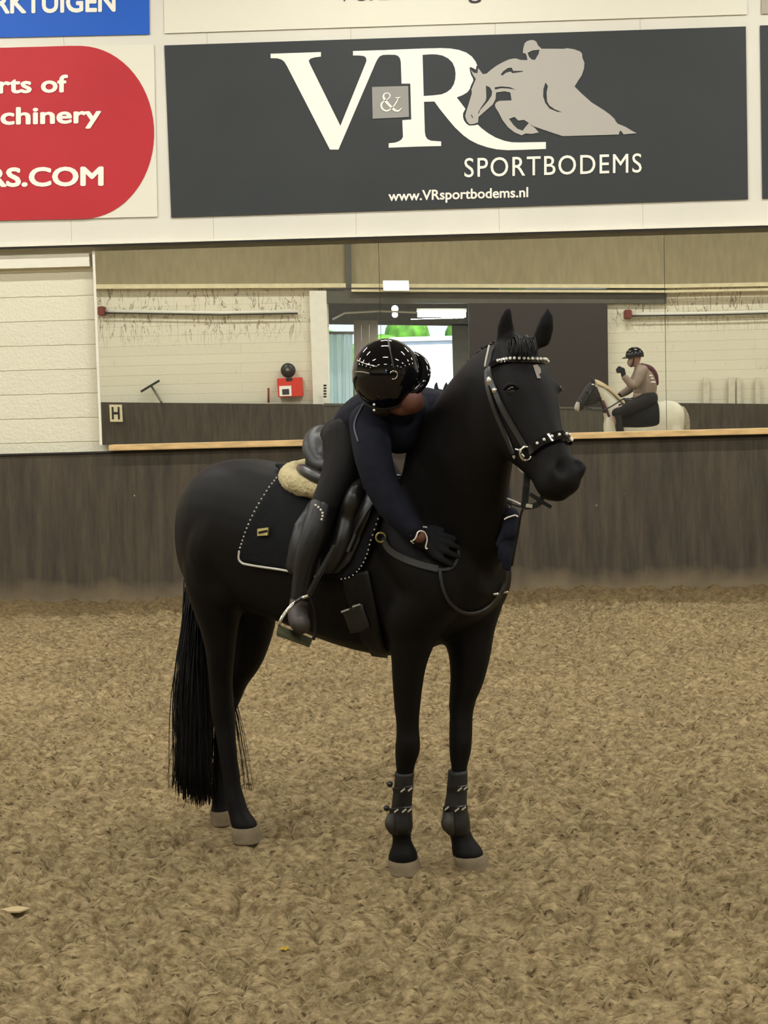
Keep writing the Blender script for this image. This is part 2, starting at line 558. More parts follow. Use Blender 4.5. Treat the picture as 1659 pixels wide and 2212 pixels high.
for hx, hy in HOOVES:                      # trodden level under the horse's feet
    w = np.exp(-((GX - hx) ** 2 + (GY - hy) ** 2) / 0.016)
    GZ = GZ * (1 - w) + 0.004 * w
GZ = np.where(GY < 2.5, np.minimum(GZ, 0.01), GZ)
berm = np.clip((GY - 12.22 - 0.05 * (noise2(GX * 2.3, GX * 0 + 3, 21) - 0.5)) / 0.16, 0, 1)
GZ = GZ + 0.085 * berm * berm * (3 - 2 * berm) + 0.03 * np.clip((GY - 12.4) / 0.2, 0, 1)
nx, ny = GX.shape
co = np.stack([GX, GY, GZ], -1).reshape(-1, 3)
idx = np.arange(nx * ny).reshape(nx, ny)
quads = np.stack([idx[:-1, :-1], idx[1:, :-1], idx[1:, 1:], idx[:-1, 1:]], -1).reshape(-1, 4)
me = bpy.data.meshes.new('floor')
me.vertices.add(len(co)); me.vertices.foreach_set('co', co.astype(np.float32).ravel())
me.loops.add(quads.size); me.loops.foreach_set('vertex_index', quads.astype(np.int32).ravel())
me.polygons.add(len(quads))
me.polygons.foreach_set('loop_start', np.arange(0, quads.size, 4, dtype=np.int32))
me.polygons.foreach_set('loop_total', np.full(len(quads), 4, dtype=np.int32))
me.polygons.foreach_set('use_smooth', [True] * len(quads))
me.update(); me.validate()
M_sand = bpy.data.materials.new('arena_sand'); M_sand.use_nodes = True
nt = M_sand.node_tree; bs = nt.nodes['Principled BSDF']
bs.inputs['Roughness'].default_value = 0.9; bs.inputs['Specular IOR Level'].default_value = 0.1
tc = nt.nodes.new('ShaderNodeTexCoord')
n1 = nt.nodes.new('ShaderNodeTexNoise'); n1.inputs['Scale'].default_value = 34; n1.inputs['Detail'].default_value = 8; n1.inputs['Roughness'].default_value = 0.65
mpp = nt.nodes.new('ShaderNodeMapping'); mpp.inputs['Scale'].default_value = (0.7, 1.5, 1)
nt.links.new(tc.outputs['Object'], mpp.inputs[0])
nt.links.new(mpp.outputs[0], n1.inputs['Vector'])
cr = nt.nodes.new('ShaderNodeValToRGB')
cr.color_ramp.elements[0].position = 0.36; cr.color_ramp.elements[0].color = (*srgb(136, 115, 80), 1)
cr.color_ramp.elements[1].position = 0.66; cr.color_ramp.elements[1].color = (*srgb(212, 189, 143), 1)
nt.links.new(n1.outputs['Fac'], cr.inputs[0])
n3 = nt.nodes.new('ShaderNodeTexNoise'); n3.inputs['Scale'].default_value = 1.3; n3.inputs['Detail'].default_value = 4
nt.links.new(tc.outputs['Object'], n3.inputs['Vector'])
rr = nt.nodes.new('ShaderNodeMapRange'); rr.inputs[1].default_value, rr.inputs[2].default_value = 0.3, 0.7; rr.inputs[3].default_value, rr.inputs[4].default_value = 0.88, 1.1
nt.links.new(n3.outputs['Fac'], rr.inputs[0])
sc_ = nt.nodes.new('ShaderNodeVectorMath'); sc_.operation = 'SCALE'
nt.links.new(cr.outputs[0], sc_.inputs[0]); nt.links.new(rr.outputs[0], sc_.inputs['Scale'])
# dark flecks painted in as the shade of small cracks, plus pale crumbs
fm = nt.nodes.new('ShaderNodeMapping'); fm.inputs['Scale'].default_value = (26, 95, 40); fm.inputs['Rotation'].default_value = (0, 0, 0.12)
nt.links.new(tc.outputs['Object'], fm.inputs[0])
fn = nt.nodes.new('ShaderNodeTexNoise'); fn.inputs['Scale'].default_value = 1.0; fn.inputs['Detail'].default_value = 3; fn.inputs['Distortion'].default_value = 0.2
nt.links.new(fm.outputs[0], fn.inputs['Vector'])
fr = nt.nodes.new('ShaderNodeMapRange'); fr.inputs[1].default_value, fr.inputs[2].default_value = 0.61, 0.68; fr.inputs[3].default_value, fr.inputs[4].default_value = 0.0, 0.75
nt.links.new(fn.outputs['Fac'], fr.inputs[0])
fx = nt.nodes.new('ShaderNodeMixRGB'); fx.inputs[2].default_value = (*srgb(72, 56, 34), 1)
nt.links.new(fr.outputs[0], fx.inputs[0]); nt.links.new(sc_.outputs[0], fx.inputs[1])
gr_ = nt.nodes.new('ShaderNodeMapRange'); gr_.inputs[1].default_value, gr_.inputs[2].default_value = 0.36, 0.30; gr_.inputs[3].default_value, gr_.inputs[4].default_value = 0.0, 0.22
nt.links.new(fn.outputs['Fac'], gr_.inputs[0])
sc_ = nt.nodes.new('ShaderNodeMixRGB'); sc_.inputs[2].default_value = (*srgb(224, 204, 160), 1)
nt.links.new(gr_.outputs[0], sc_.inputs[0]); nt.links.new(fx.outputs[0], sc_.inputs[1])
# darker sand colour where it is raked up against the board
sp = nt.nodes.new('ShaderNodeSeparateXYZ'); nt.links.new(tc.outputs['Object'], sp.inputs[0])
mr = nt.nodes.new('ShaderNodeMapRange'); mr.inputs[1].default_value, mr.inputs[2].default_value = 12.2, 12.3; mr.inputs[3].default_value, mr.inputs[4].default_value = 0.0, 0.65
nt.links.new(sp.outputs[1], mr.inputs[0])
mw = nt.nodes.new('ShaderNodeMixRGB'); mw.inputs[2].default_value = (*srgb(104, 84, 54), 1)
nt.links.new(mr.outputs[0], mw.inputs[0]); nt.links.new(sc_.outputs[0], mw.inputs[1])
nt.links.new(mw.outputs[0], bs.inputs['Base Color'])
n2 = nt.nodes.new('ShaderNodeTexNoise'); n2.inputs['Scale'].default_value = 60; n2.inputs['Detail'].default_value = 7; n2.inputs['Roughness'].default_value = 0.7
nt.links.new(mpp.outputs[0], n2.inputs['Vector'])
bp = nt.nodes.new('ShaderNodeBump'); bp.inputs['Strength'].default_value = 1.0; bp.inputs['Distance'].default_value = 0.035
nt.links.new(n2.outputs['Fac'], bp.inputs['Height']); nt.links.new(bp.outputs[0], bs.inputs['Normal'])
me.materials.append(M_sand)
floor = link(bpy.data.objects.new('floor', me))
tagp(floor, 'brown sand floor of the riding arena', 'floor', kind='structure')

def struct(o, label=None):
    o['kind'] = 'structure'
    if label: o['label'] = label
    return o

def zat(u, v, Y): return float(at(u, v, Y)[2])
XL, XR = -16.0, 16.0
struct(MB().box((XL, WALL_Y, 0), (XR, WALL_Y + 0.25, HALL_Z)).obj('wall_back', M_block), 'cream painted block wall behind the horse')
zc = zat(830, 515, 12.6)
struct(MB().box((XL, 12.6, zc), (XR, WALL_Y - 0.002, HALL_Z)).obj('wall_back_cladding', M_clad), 'white panelled upper wall that carries the banners')
struct(MB().box((XL, 12.575, zc - 0.002), (XR, 12.598, zc + 0.012)).obj('trim_1', M_dark), 'dark strip standing in for the shaded gap under the white panels')  # dark colour takes the place of shade in the gap
struct(MB().box((XL, 12.57, zc + 0.014), (XR, 12.598, zc + 0.032)).obj('trim_2', M_white), 'white strip along the foot of the panels')
XM0 = float(at(213, 760, 12.62)[0])
struct(MB().box((XL, 12.63, zat(120, 577, 12.63)), (XM0 - 0.05, 12.698, zat(120, 549, 12.63))).obj('trim_3', M_white), 'white beam left of the mirror')
# kickboard: leans back slightly
kz = 1.297
k = MB()
k.prism([(XL, 12.50, -0.05), (XL, 12.60, kz), (XL, 12.69, kz), (XL, 12.69, -0.05)], (XR - XL, 0, 0))
struct(k.obj('wall_back_kickboard', M_kick), 'dark plywood kickboard along the foot of the wall')
struct(MB().box((XL, 12.585, kz + 0.002), (XR, 12.695, kz + 0.016)).obj('trim_4', M_dark), 'dark strip along the top of the kickboard')  # thin dark strip along the board's upper edge
M_wood = mat('ledge_pine', srgb(206, 174, 122), rough=0.55, var=0.25, vscale=3, stretch=(2, 10, 10))
struct(MB().box((XM0 + 0.07, 12.53, 1.318), (XR, 12.64, 1.366)).obj('trim_5', M_wood, bevel=0.004), 'pale wooden ledge under the mirror')

# ---- closing walls, roof
M_far = mat('far_wall', srgb(200, 194, 172), rough=0.8, var=0.05)
M_roof = mat('roof_sheet', srgb(150, 146, 132), rough=0.7, var=0.05)
struct(MB().box((XL - 0.2, -6.6, 0), (XL, 12.9, HALL_Z)).obj('wall_left', M_far), 'pale end wall on the left of the arena')
struct(MB().box((XR, -6.6, 0), (XR + 0.2, 12.9, HALL_Z)).obj('wall_right', M_far), 'pale end wall on the right of the arena')
struct(MB().box((XL - 0.2, -6.6, HALL_Z), (XR + 0.2, 12.9, HALL_Z + 0.2)).obj('ceiling', M_roof), 'grey sheet roof over the arena')

# ---- lamps under the roof
M_lampbody = mat('lamp_housing', srgb(210, 210, 205), rough=0.4)
M_lampglow = mat('lamp_glow', (0.8, 0.8, 0.8), emit=(1.0, 0.95, 0.85), estr=6.0)
proto = None
for i, (lx, ly) in enumerate(LAMPS):
    if proto is None:
        e = empty('ceiling_lamp', (lx, ly, LAMP_Z))
        MB().box((lx - 0.8, ly - 0.1, LAMP_Z), (lx + 0.8, ly + 0.1, LAMP_Z + 0.08)).obj('housing', M_lampbody, e)
        MB().tube([(lx - 0.76, ly, LAMP_Z - 0.03), (lx + 0.76, ly, LAMP_Z - 0.03)], 0.025).obj('lamp_tube', M_lampglow, e, True)
        for s in (-1, 1):
            MB().tube([(lx + s * 0.6, ly, LAMP_Z + 0.08), (lx + s * 0.6, ly, HALL_Z)], 0.006, 6).obj('hanger', M_greyt, e)
        proto = e
    else:
        e = proto.copy(); COL.objects.link(e); e.location = (lx, ly, LAMP_Z)
        for ch in proto.children:
            c = ch.copy(); COL.objects.link(c); c.parent = e
    tagp(e, 'long fluorescent lamp hanging from the arena roof', 'lamp', 'fluorescent lamps under the roof')

# ---- mirror: three panes
M_mirror = bpy.data.materials.new('mirror_glass'); M_mirror.use_nodes = True
nt = M_mirror.node_tree; b = nt.nodes['Principled BSDF']
b.inputs['Metallic'].default_value = 1.0; b.inputs['Base Color'].default_value = (0.86, 0.88, 0.86, 1); b.inputs['Roughness'].default_value = 0.0
hz = nt.nodes.new('ShaderNodeBsdfPrincipled')       # the film of dust on the glass
hz.inputs['Base Color'].default_value = (0.5, 0.49, 0.45, 1); hz.inputs['Roughness'].default_value = 0.35
hz.inputs['Metallic'].default_value = 1.0
mxs = nt.nodes.new('ShaderNodeMixShader'); mxs.inputs[0].default_value = 0.05
nt.links.new(b.outputs[0], mxs.inputs[1]); nt.links.new(hz.outputs[0], mxs.inputs[2])
nt.links.new(mxs.outputs[0], nt.nodes['Material Output'].inputs[0])
M_mback = mat('mirror_backing', srgb(150, 150, 140), rough=0.5)
MIRROR_Y = 12.62
mz0, mz1 = 1.366, zc - 0.035
edges = [XM0, float(at(822, 700, MIRROR_Y)[0]), float(at(1437, 700, MIRROR_Y)[0]), float(at(1437, 700, MIRROR_Y)[0]) + 2.25]
mlab = ['left wall mirror pane reflecting the red box and the H marker', 'middle wall mirror pane reflecting the bright doorway behind the rider',
        'right wall mirror pane at the picture edge reflecting the pale poles']
for i in range(3):
    x0, x1 = edges[i] + 0.002, edges[i + 1] - 0.002
    e = empty('wall_mirror', (x0, MIRROR_Y, mz0))
    tagp(e, mlab[i], 'mirror', 'mirror panes above the kickboard')
    g = MB().add([(x0, MIRROR_Y, mz0), (x1, MIRROR_Y, mz0), (x1, MIRROR_Y, mz1), (x0, MIRROR_Y, mz1)], [(0, 1, 2, 3)])
    g.obj('mirror_glass', M_mirror, e)
    MB().box((x0, MIRROR_Y + 0.001, mz0), (x1, MIRROR_Y + 0.02, mz1)).obj('backing_board', M_mback, e)
    if i == 0:
        MB().box((x0 - 0.022, MIRROR_Y - 0.004, mz0), (x0 - 0.001, MIRROR_Y + 0.03, mz1)).obj('edge_strip', M_white, e)

# ================================================================ banners
M_bblack = mat('banner_charcoal', srgb(50, 54, 55), rough=0.55, spec=0.3, var=0.06, vscale=1.6, bump=0.25, bscale=3.0)
M_bred = mat('banner_red', srgb(180, 42, 50), rough=0.55, spec=0.3, var=0.05, vscale=1.6, bump=0.25, bscale=3.0)
M_bblue = mat('banner_blue', srgb(26, 90, 190), rough=0.55, spec=0.3, bump=0.2, bscale=3.0)
M_bwhite = mat('banner_white', srgb(222, 219, 203), rough=0.55, spec=0.3, bump=0.2, bscale=3.0)
M_bgrey = mat('banner_grey', srgb(172, 162, 148), rough=0.55, spec=0.3)
M_print = mat('print_white', srgb(240, 236, 224), rough=0.55, spec=0.3)
M_pgrey = mat('print_grey', srgb(172, 168, 160), rough=0.55, spec=0.3)
M_pplate = mat('print_plate_grey', srgb(146, 145, 140), rough=0.55, spec=0.3)
M_pdark = mat('print_dark', srgb(52, 46, 56), rough=0.55, spec=0.3)
BY = 12.588
def banner(name, corners, label, material, group='banners on the arena wall'):
    P = [at(u, v, BY) for u, v in corners]
    e = empty(name, P[3])
    tagp(e, label, 'banner', group)
    MB().prism(P, (0, 0.006, 0)).obj('banner_sheet', material, e)
    return e
def onb(k=1): return lambda u, v: at(u, v, BY - 0.003 * k)

bn = banner('advertising_banner', [(355, 98), (1611, 57), (1616, 430), (370, 470)], 'large charcoal banner with white serif letters and a jumping horse emblem', M_bblack)
z1 = lambda p: (560 + p[0] / 4.879, 70 + p[1] / 4.879)
z2 = lambda p: (880 + p[0] / 4.879, 70 + p[1] / 4.879)
z3 = lambda p: (1140 + p[0] / 6.381, 70 + p[1] / 6.381)
V = [(120, 225), (650, 207), (650, 255), (580, 264), (540, 276), (522, 296), (530, 325), (855, 985), (1112, 348), (1130, 300), (1126, 268), (1105, 250), (1060, 244), (988, 243), (988, 196), (1350, 185), (1350, 235), (1300, 238), (1268, 254), (1245, 285), (1225, 325), (835, 1235), (745, 1235), (290, 350), (262, 306), (232, 285), (190, 273), (120, 271)]
flat_curve('letter_v', [[z1(p) for p in V]], onb(1), M_print, bn)
R_out = [z1(p) for p in [(1365, 1215), (1365, 1168), (1430, 1162), (1470, 1148), (1500, 1128), (1515, 1100), (1508, 925), (1602, 918), (1592, 540), (1500, 540), (1492, 310), (1482, 270), (1460, 246), (1430, 236), (1350, 235), (1350, 184)]]
R_out += [z2(p) for p in [(0, 176), (150, 170), (350, 165), (450, 169), (540, 184), (620, 212), (680, 255), (718, 305), (738, 352), (728, 352), (722, 392), (700, 380), (672, 366), (655, 372), (660, 410), (672, 450), (692, 486), (694, 510), (670, 560), (656, 600), (630, 632), (580, 662), (520, 685), (612, 805), (588, 850), (586, 890), (598, 930), (622, 962), (652, 982), (700, 980), (742, 972), (780, 1008), (850, 1062), (930, 1108), (1020, 1142), (1100, 1158), (1180, 1160), (1460, 1155), (1460, 1228), (1200, 1238), (1050, 1241), (940, 1232), (840, 1210), (740, 1176), (660, 1135), (590, 1085), (500, 1000), (420, 905), (340, 805), (285, 728), (175, 731), (184, 1050), (192, 1095), (212, 1125), (250, 1142), (356, 1149), (356, 1197), (120, 1203)]]
R_in = [z2(p) for p in [(160, 237), (240, 231), (300, 231), (370, 244), (430, 274), (475, 318), (500, 375), (508, 430), (505, 490), (490, 545), (460, 595), (415, 630), (360, 653), (260, 665), (172, 670)]]
flat_curve('letter_r', [R_out, R_in], onb(1), M_print, bn)
flat_curve('ampersand_plate', [[z1(p) for p in [(1188, 575), (1570, 564), (1578, 892), (1196, 910)]]], onb(2), M_pplate, bn)
amp = MB()
def stroke(pts, ws):
    S = spline([list(z1(p)) + [w / 4.879] for p, w in zip(pts, ws)], 8)
    rings = []
    for i in range(len(S)):
        d = S[min(i + 1, len(S) - 1), :2] - S[max(i - 1, 0), :2]
        n = np.array([-d[1], d[0]]) / (np.linalg.norm(d) + 1e-9) * S[i, 2] / 2
        rings.append([at(*(S[i, :2] + n), BY - 0.010), at(*(S[i, :2] - n), BY - 0.010)])
    vs = [p for r in rings for p in r]
    amp.add(vs, [(2 * i, 2 * i + 1, 2 * i + 3, 2 * i + 2) for i in range(len(rings) - 1)])
stroke([(1435, 690), (1490, 686)], [10, 10])
stroke([(1468, 690), (1440, 745), (1400, 795), (1350, 825), (1310, 815), (1288, 785), (1292, 745), (1330, 715), (1368, 690), (1378, 660), (1358, 640), (1328, 642), (1310, 664), (1318, 700), (1360, 755), (1420, 812), (1455, 828), (1485, 815), (1503, 795)], [9, 13, 11, 15, 17, 19, 17, 9, 9, 13, 9, 11, 15, 24, 26, 24, 18, 12, 7])
amp.obj('ampersand', M_print, bn)
emb = [z2(p) for p in [(668, 395), (700, 425), (738, 430), (745, 376), (770, 405), (795, 440), (835, 434), (880, 395), (940, 350), (1010, 312), (1070, 285), (1120, 275), (1150, 275), (1190, 290), (1265, 292), (1258, 250), (1245, 222), (1215, 218), (1222, 165), (1235, 115), (1260, 92), (1300, 80), (1335, 82), (1360, 100), (1378, 138)]]
emb += [z3(p) for p in [(160, 196), (190, 225), (500, 226), (540, 217), (640, 232), (720, 262), (748, 292), (752, 345), (782, 420), (775, 500), (745, 590), (692, 670), (645, 745), (740, 840), (880, 965), (960, 1015), (1050, 1072), (1130, 1130), (1195, 1190), (1215, 1230), (1240, 1258), (1350, 1302), (1430, 1352), (1505, 1390), (1320, 1405), (1298, 1372), (1275, 1350), (1262, 1380), (1255, 1408), (900, 1418), (480, 1430), (330, 1380), (150, 1318)]]
emb += [z2(p) for p in [(1330, 990), (1300, 972), (1288, 966), (1345, 1008), (1385, 1055), (1310, 1070), (1245, 1065), (1205, 1085), (1130, 1055), (1060, 1000), (1000, 920), (960, 840), (930, 795), (922, 765), (935, 738), (970, 722), (1098, 716), (1085, 634), (1020, 621), (935, 634), (930, 700), (900, 760), (750, 890), (745, 950), (700, 965), (655, 970), (625, 935), (608, 880), (625, 820), (650, 740), (680, 640), (675, 600), (700, 540), (722, 490), (695, 455)]]
holes = [[z2(p) for p in [(1268, 215), (1320, 190), (1390, 184), (1385, 222), (1345, 290), (1310, 286), (1280, 255)]],
         [z2(p) for p in [(985, 445), (1010, 410), (1060, 375), (1100, 372), (1115, 406), (1220, 406), (1215, 415), (1110, 430), (1085, 413), (1040, 425), (1000, 455)]],
         [z2(p) for p in [(920, 580), (990, 570), (1080, 578), (1145, 605), (1070, 592), (990, 588), (925, 602)]],
         [z2(p) for p in [(828, 560), (870, 580), (893, 622), (888, 665), (850, 725), (770, 815), (748, 862), (746, 845), (780, 785), (825, 720), (832, 690)]],
         [z2(p) for p in [(1072, 912), (1130, 891), (1170, 930), (1230, 922), (1280, 955), (1245, 995), (1215, 1036), (1160, 1016), (1118, 975)]],
         [z3(p) for p in [(245, 690), (278, 740), (260, 830), (266, 950), (300, 1010), (380, 1065), (478, 1100), (400, 1092), (300, 1050), (240, 970), (212, 880), (216, 780)]],
         [z2(p) for p in [(665, 866), (682, 872), (690, 892), (684, 910), (678, 884)]]]
flat_curve('jumping_horse_emblem', [emb] + holes, onb(2), M_pgrey, bn)
lettering('lettering', 'SPORTBODEMS', (1003, 1386, 383, 41, -0.0275), onb(1), M_print, bn, bold=0.004, space=1.12)
lettering('lettering', 'www.VRsportbodems.nl', (839, 1141, 434.5, 22, -0.028), onb(1), M_print, bn, bold=0.022)

rb = banner('advertising_banner', [(-420, 112), (332, 96), (340, 468), (-412, 486)], 'white banner with a big red rounded panel at the left edge of the photo', M_bwhite)
red = [(-400, 114), (150, 99), (172, 99)]
for t in np.linspace(-88, 88, 32):
    a = math.radians(t)
    red.append((172 + 6 * (t + 88) / 176 + 158 * math.cos(a), 286 + 187 * math.sin(a)))
red += [(178, 473), (-392, 484)]
flat_curve('red_panel', [red], onb(1), M_bred, rb)
lettering('lettering', 'rts of', (19, 147, 202, 38, -0.02), onb(2), M_print, rb, bold=0.03, ref='ts of')
lettering('lettering', 'chinery', (1, 219, 270, 38, -0.02), onb(2), M_print, rb, bold=0.03)
lettering('lettering', 'RS.COM', (13, 224, 404, 42, -0.012), onb(2), M_print, rb, bold=0.035, ref='S.COM')
bb = banner('advertising_banner', [(-500, -160), (321, -178), (323, 74), (-497, 92)], 'blue banner with white capitals in the top left corner', M_bblue)
lettering('lettering', 'RKTUIGEN', (22, 250, 29.5, 46, -0.018), onb(1), M_print, bb, bold=0.03, ref='KTUIGEN')
wb = banner('advertising_banner', [(352, -150), (1610, -190), (1614, 31), (355, 72)], 'plain pale banner with dark lettering cut off by the top edge', M_bwhite)
lettering('lettering', 'Verzekering', (724, 1040, 3, 40, -0.031), onb(1), M_pdark, wb, bold=0.006)
banner('advertising_banner', [(1642, 55), (2900, 14), (2906, 388), (1647, 429)], 'dark banner mostly cut off by the right edge of the photo', M_bblack)
banner('advertising_banner', [(1644, -190), (2900, -230), (2904, -10), (1645, 30)], 'brownish grey banner in the top right corner', M_bgrey)

# ================================================================ the side of the arena behind the camera (seen in the mirror)
def mr(u, v, D):
    """point that shows at photo position (u, v) in the mirror at the optical distance D"""
    P = at(u, v, D)
    return np.array([P[0], 2 * MIRROR_Y - P[1], P[2]])
DW = 31.6
def mpoly(pts, D, depth, floor0=False):
    """prism from photo-position corners; corners given as (u, None) stand on the ground"""
    P = []
    for u, v in pts:
        if v is None:
            p = mr(u, 880, D); p[2] = 0.0
        else:
            p = mr(u, v, D)
        P.append(p)
    return MB().prism(P, (0, -depth, 0))
M_olive = mat('olive_panel', srgb(146, 135, 103), rough=0.8, spec=0.15, var=0.10, vscale=2.5, stretch=(4, 1, 1))
M_lintel = mat('dark_lintel', srgb(84, 82, 70), rough=0.7, var=0.1)
M_brown = mat('brown_door', srgb(40, 32, 27), rough=0.6, var=0.06)
M_rust = mat('rust_red', srgb(112, 44, 30), rough=0.6)
M_redbox = mat('red_plastic', srgb(206, 52, 34), rough=0.4)
M_blackp = mat('black_plastic', srgb(24, 24, 24), rough=0.35)
M_steel = mat('steel', srgb(120, 116, 106), rough=0.35, metallic=0.7)
M_kick2 = kick_material('gate_plywood', srgb(60, 56, 46), srgb(84, 79, 66))

struct(mpoly([(-800, 600), (708, 600), (708, None), (-800, None)], DW, 0.25).obj('wall_front', M_block_far), 'white block wall behind the camera, mirrored at left')
struct(mpoly([(1312, 600), (2600, 570), (2600, None), (1312, None)], DW, 0.25).obj('wall_front_block', M_block_far), 'white block wall right of the brown sliding door')
struct(mpoly([(-800, 322), (2600, 322), (2600, 600), (1437, 622), (760, 622), (745, 617), (-800, 622)], DW - 0.05, 0.2).obj('wall_front_upper', M_olive), 'olive boarded wall above the block wall')
struct(mpoly([(705, 624), (1440, 624), (1440, 655), (705, 655)], DW - 0.12, 0.16).obj('trim_6', M_lintel), 'dark sliding door rail over the doorway')
struct(mpoly([(745, 480), (757, 480), (759, 622), (747, 622)], DW - 0.16, 0.1).obj('trim_7', M_lintel), 'dark upright on the olive boards')
struct(mpoly([(-800, 618), (747, 612), (747, 621), (-800, 629)], DW - 0.2, 0.12).obj('trim_8', M_cream), 'cream rail under the olive boards at left')
struct(mpoly([(759, 613), (1437, 614), (2600, 590), (2600, 600), (1437, 622), (759, 621)], DW - 0.2, 0.12).obj('trim_9', M_cream), 'cream rail under the olive boards at right')
struct(mpoly([(759, 625), (1437, 627), (2600, 603), (2600, 608), (1437, 632), (759, 630)], DW - 0.26, 0.1).obj('trim_10', M_cream), 'second cream rail above the sliding door')
struct(mpoly([(668, 628), (705, 628), (712, None), (678, None)], DW - 0.14, 0.14).obj('trim_11', M_white), 'white pier left of the doorway')
struct(mpoly([(-800, 860), (698, 873), (698, None), (-800, None)], DW - 0.35, 0.1).obj('wall_front_kickboard', M_kick), 'dark kickboard opposite, left of the doorway')
struct(mpoly([(1312, 869), (2600, 882), (2600, None), (1312, None)], DW - 0.35, 0.1).obj('wall_front_board', M_kick), 'dark kickboard opposite, right of the brown door')
struct(mpoly([(1012, 655), (1312, 655), (1314, None), (1014, None)], DW - 0.16, 0.06).obj('door_1', M_brown), 'dark brown sliding door beside the lit doorway')
gate = mpoly([(699, 874), (1311, 880), (1311, None), (699, None)], DW - 0.36, 0.06).obj('arena_gate', M_kick2)
tagp(gate, 'dark board gate closing the foot of the lit doorway', 'gate')
gr = mpoly([(699, 871), (1311, 880), (1311, 884), (699, 876)], DW - 0.38, 0.1).obj('top_rail', M_lintel, gate)

# H marker
hp_ = [(236, 874), (263, 874), (265, 911), (238, 911)]
Pc = mr(250, 911, DW - 0.5)
e = empty('arena_marker', Pc)
tagp(e, 'cream arena marker with a black H on the far kickboard', 'marker')
mpoly(hp_, DW - 0.5, 0.02).obj('plate', M_cream, e)
hb = MB()
for q in ([(241, 879), (245, 879), (246, 906), (242, 906)], [(254, 879), (258, 879), (259, 906), (255, 906)], [(245, 890), (255, 890), (255, 895), (245, 895)]):
    P = [mr(u, v, DW - 0.505) for u, v in q]
    hb.prism(P, (0, -0.004, 0))
hb.obj('lettering', M_blackp, e)

# red box, siren, rod, hoof tool, notice
e = empty('red_box', mr(626, 858, DW - 0.15))
tagp(e, 'red wall box with a white label under the round black siren', 'box')
mpoly([(598, 818), (652, 815), (654, 856), (601, 858)], DW - 0.3, 0.28).obj('box_body', M_redbox, e, bevel=0.01)
mpoly([(603, 834), (629, 833), (630, 855), (604, 856)], DW - 0.305, 0.004).obj('label_sheet', M_print, e)
mpoly([(609, 841), (624, 840), (625, 852), (610, 853)], DW - 0.310, 0.004).obj('label_picture', M_pdark, e)
mpoly([(618, 817), (631, 816), (631, 823), (618, 824)], DW - 0.305, 0.004).obj('latch', M_blackp, e)
e = empty('alarm_siren', mr(622, 815, DW - 0.2))
tagp(e, 'round black siren on top of the red wall box', 'siren')
c = mr(622, 800, DW - 0.2)
MB().tube([c + np.array([0, -0.1, 0]), c, c + np.array([0, 0.05, 0])], [0.15, 0.15, 0.11], 20).obj('horn', M_blackp, e, True)
MB().ball(c + np.array([0, 0.06, 0]), 0.05).obj('dome', M_steel, e, True)
o = MB().tube([mr(580, 870, DW - 0.15), mr(580, 838, DW - 0.15)], 0.02).obj('wooden_rod', M_rust, None, True)
tagp(o, 'thin brown rod standing left of the red box', 'rod')
e = empty('manure_scraper', mr(349, 868, DW - 0.4))
tagp(e, 'T-shaped scraper leaning on the far wall above the H marker', 'scraper')
MB().tube([mr(349, 869, DW - 0.42), mr(327, 834, DW - 0.12)], 0.022).obj('handle', M_steel, e, True)
MB().prism([mr(304, 844, DW - 0.12), mr(344, 820, DW - 0.12), mr(346, 824, DW - 0.12), mr(306, 848, DW - 0.12)], (0, 0.05, 0)).obj('scraper_blade', M_blackp, e)
e = empty('notice_plate', mr(702, 862, DW - 0.3))
tagp(e, 'narrow notice on the white pier beside the doorway', 'notice')
mpoly([(697, 829), (706, 829), (707, 862), (698, 862)], DW - 0.3, 0.01).obj('plate', M_white, e)
nb = MB()
for q in range(5):
    nb.prism([mr(698.5, 831 + q * 6, DW - 0.302), mr(705, 830.6 + q * 6, DW - 0.302), mr(705.5, 834.5 + q * 6, DW - 0.302), mr(699, 835 + q * 6, DW - 0.302)], (0, -0.001, 0))
nb.obj('print_marks', M_blackp, e)

# pipes with end boxes
for us, lab in ((((220, 672), (480, 676), (643, 673)), 'white pipe on the far wall left of the doorway'), (((1356, 679), (1560, 676), (2300, 655)), 'white pipe on the far wall right of the brown door')):
    e = empty('wall_pipe', mr(us[0][0], us[0][1], DW - 0.1))
    tagp(e, lab, 'pipe', 'pipes along the far wall')
    MB().tube([mr(u, v, DW - 0.1) for u, v in us], 0.035).obj('tube', M_white, e, True)
    MB().tube([mr(u, v + 4, DW - 0.16) for u, v in us], 0.014).obj('cable', M_blackp, e, True)
    c = mr(us[0][0], us[0][1], DW - 0.12)
    MB().box(c - [0.07, 0.1, 0.09], c + [0.07, 0.1, 0.09]).obj('end_box', M_rust, e, bevel=0.015)

M_post = mat('weathered_post', srgb(206, 198, 176), rough=.7, var=.1)
# pale poles stood against the right wall
for (u, w) in ((1524, 13), (1579, 14), (1594, 8), (1635, 10)):
    o = mpoly([(u - w / 2 + 2, 815), (u + w / 2 + 2, 815), (u + w / 2, None), (u - w / 2, None)], DW - 0.12, 0.06).obj('white_post', M_post)
    tagp(o, 'pale upright post against the far wall at right', 'post', 'pale posts against the far wall')

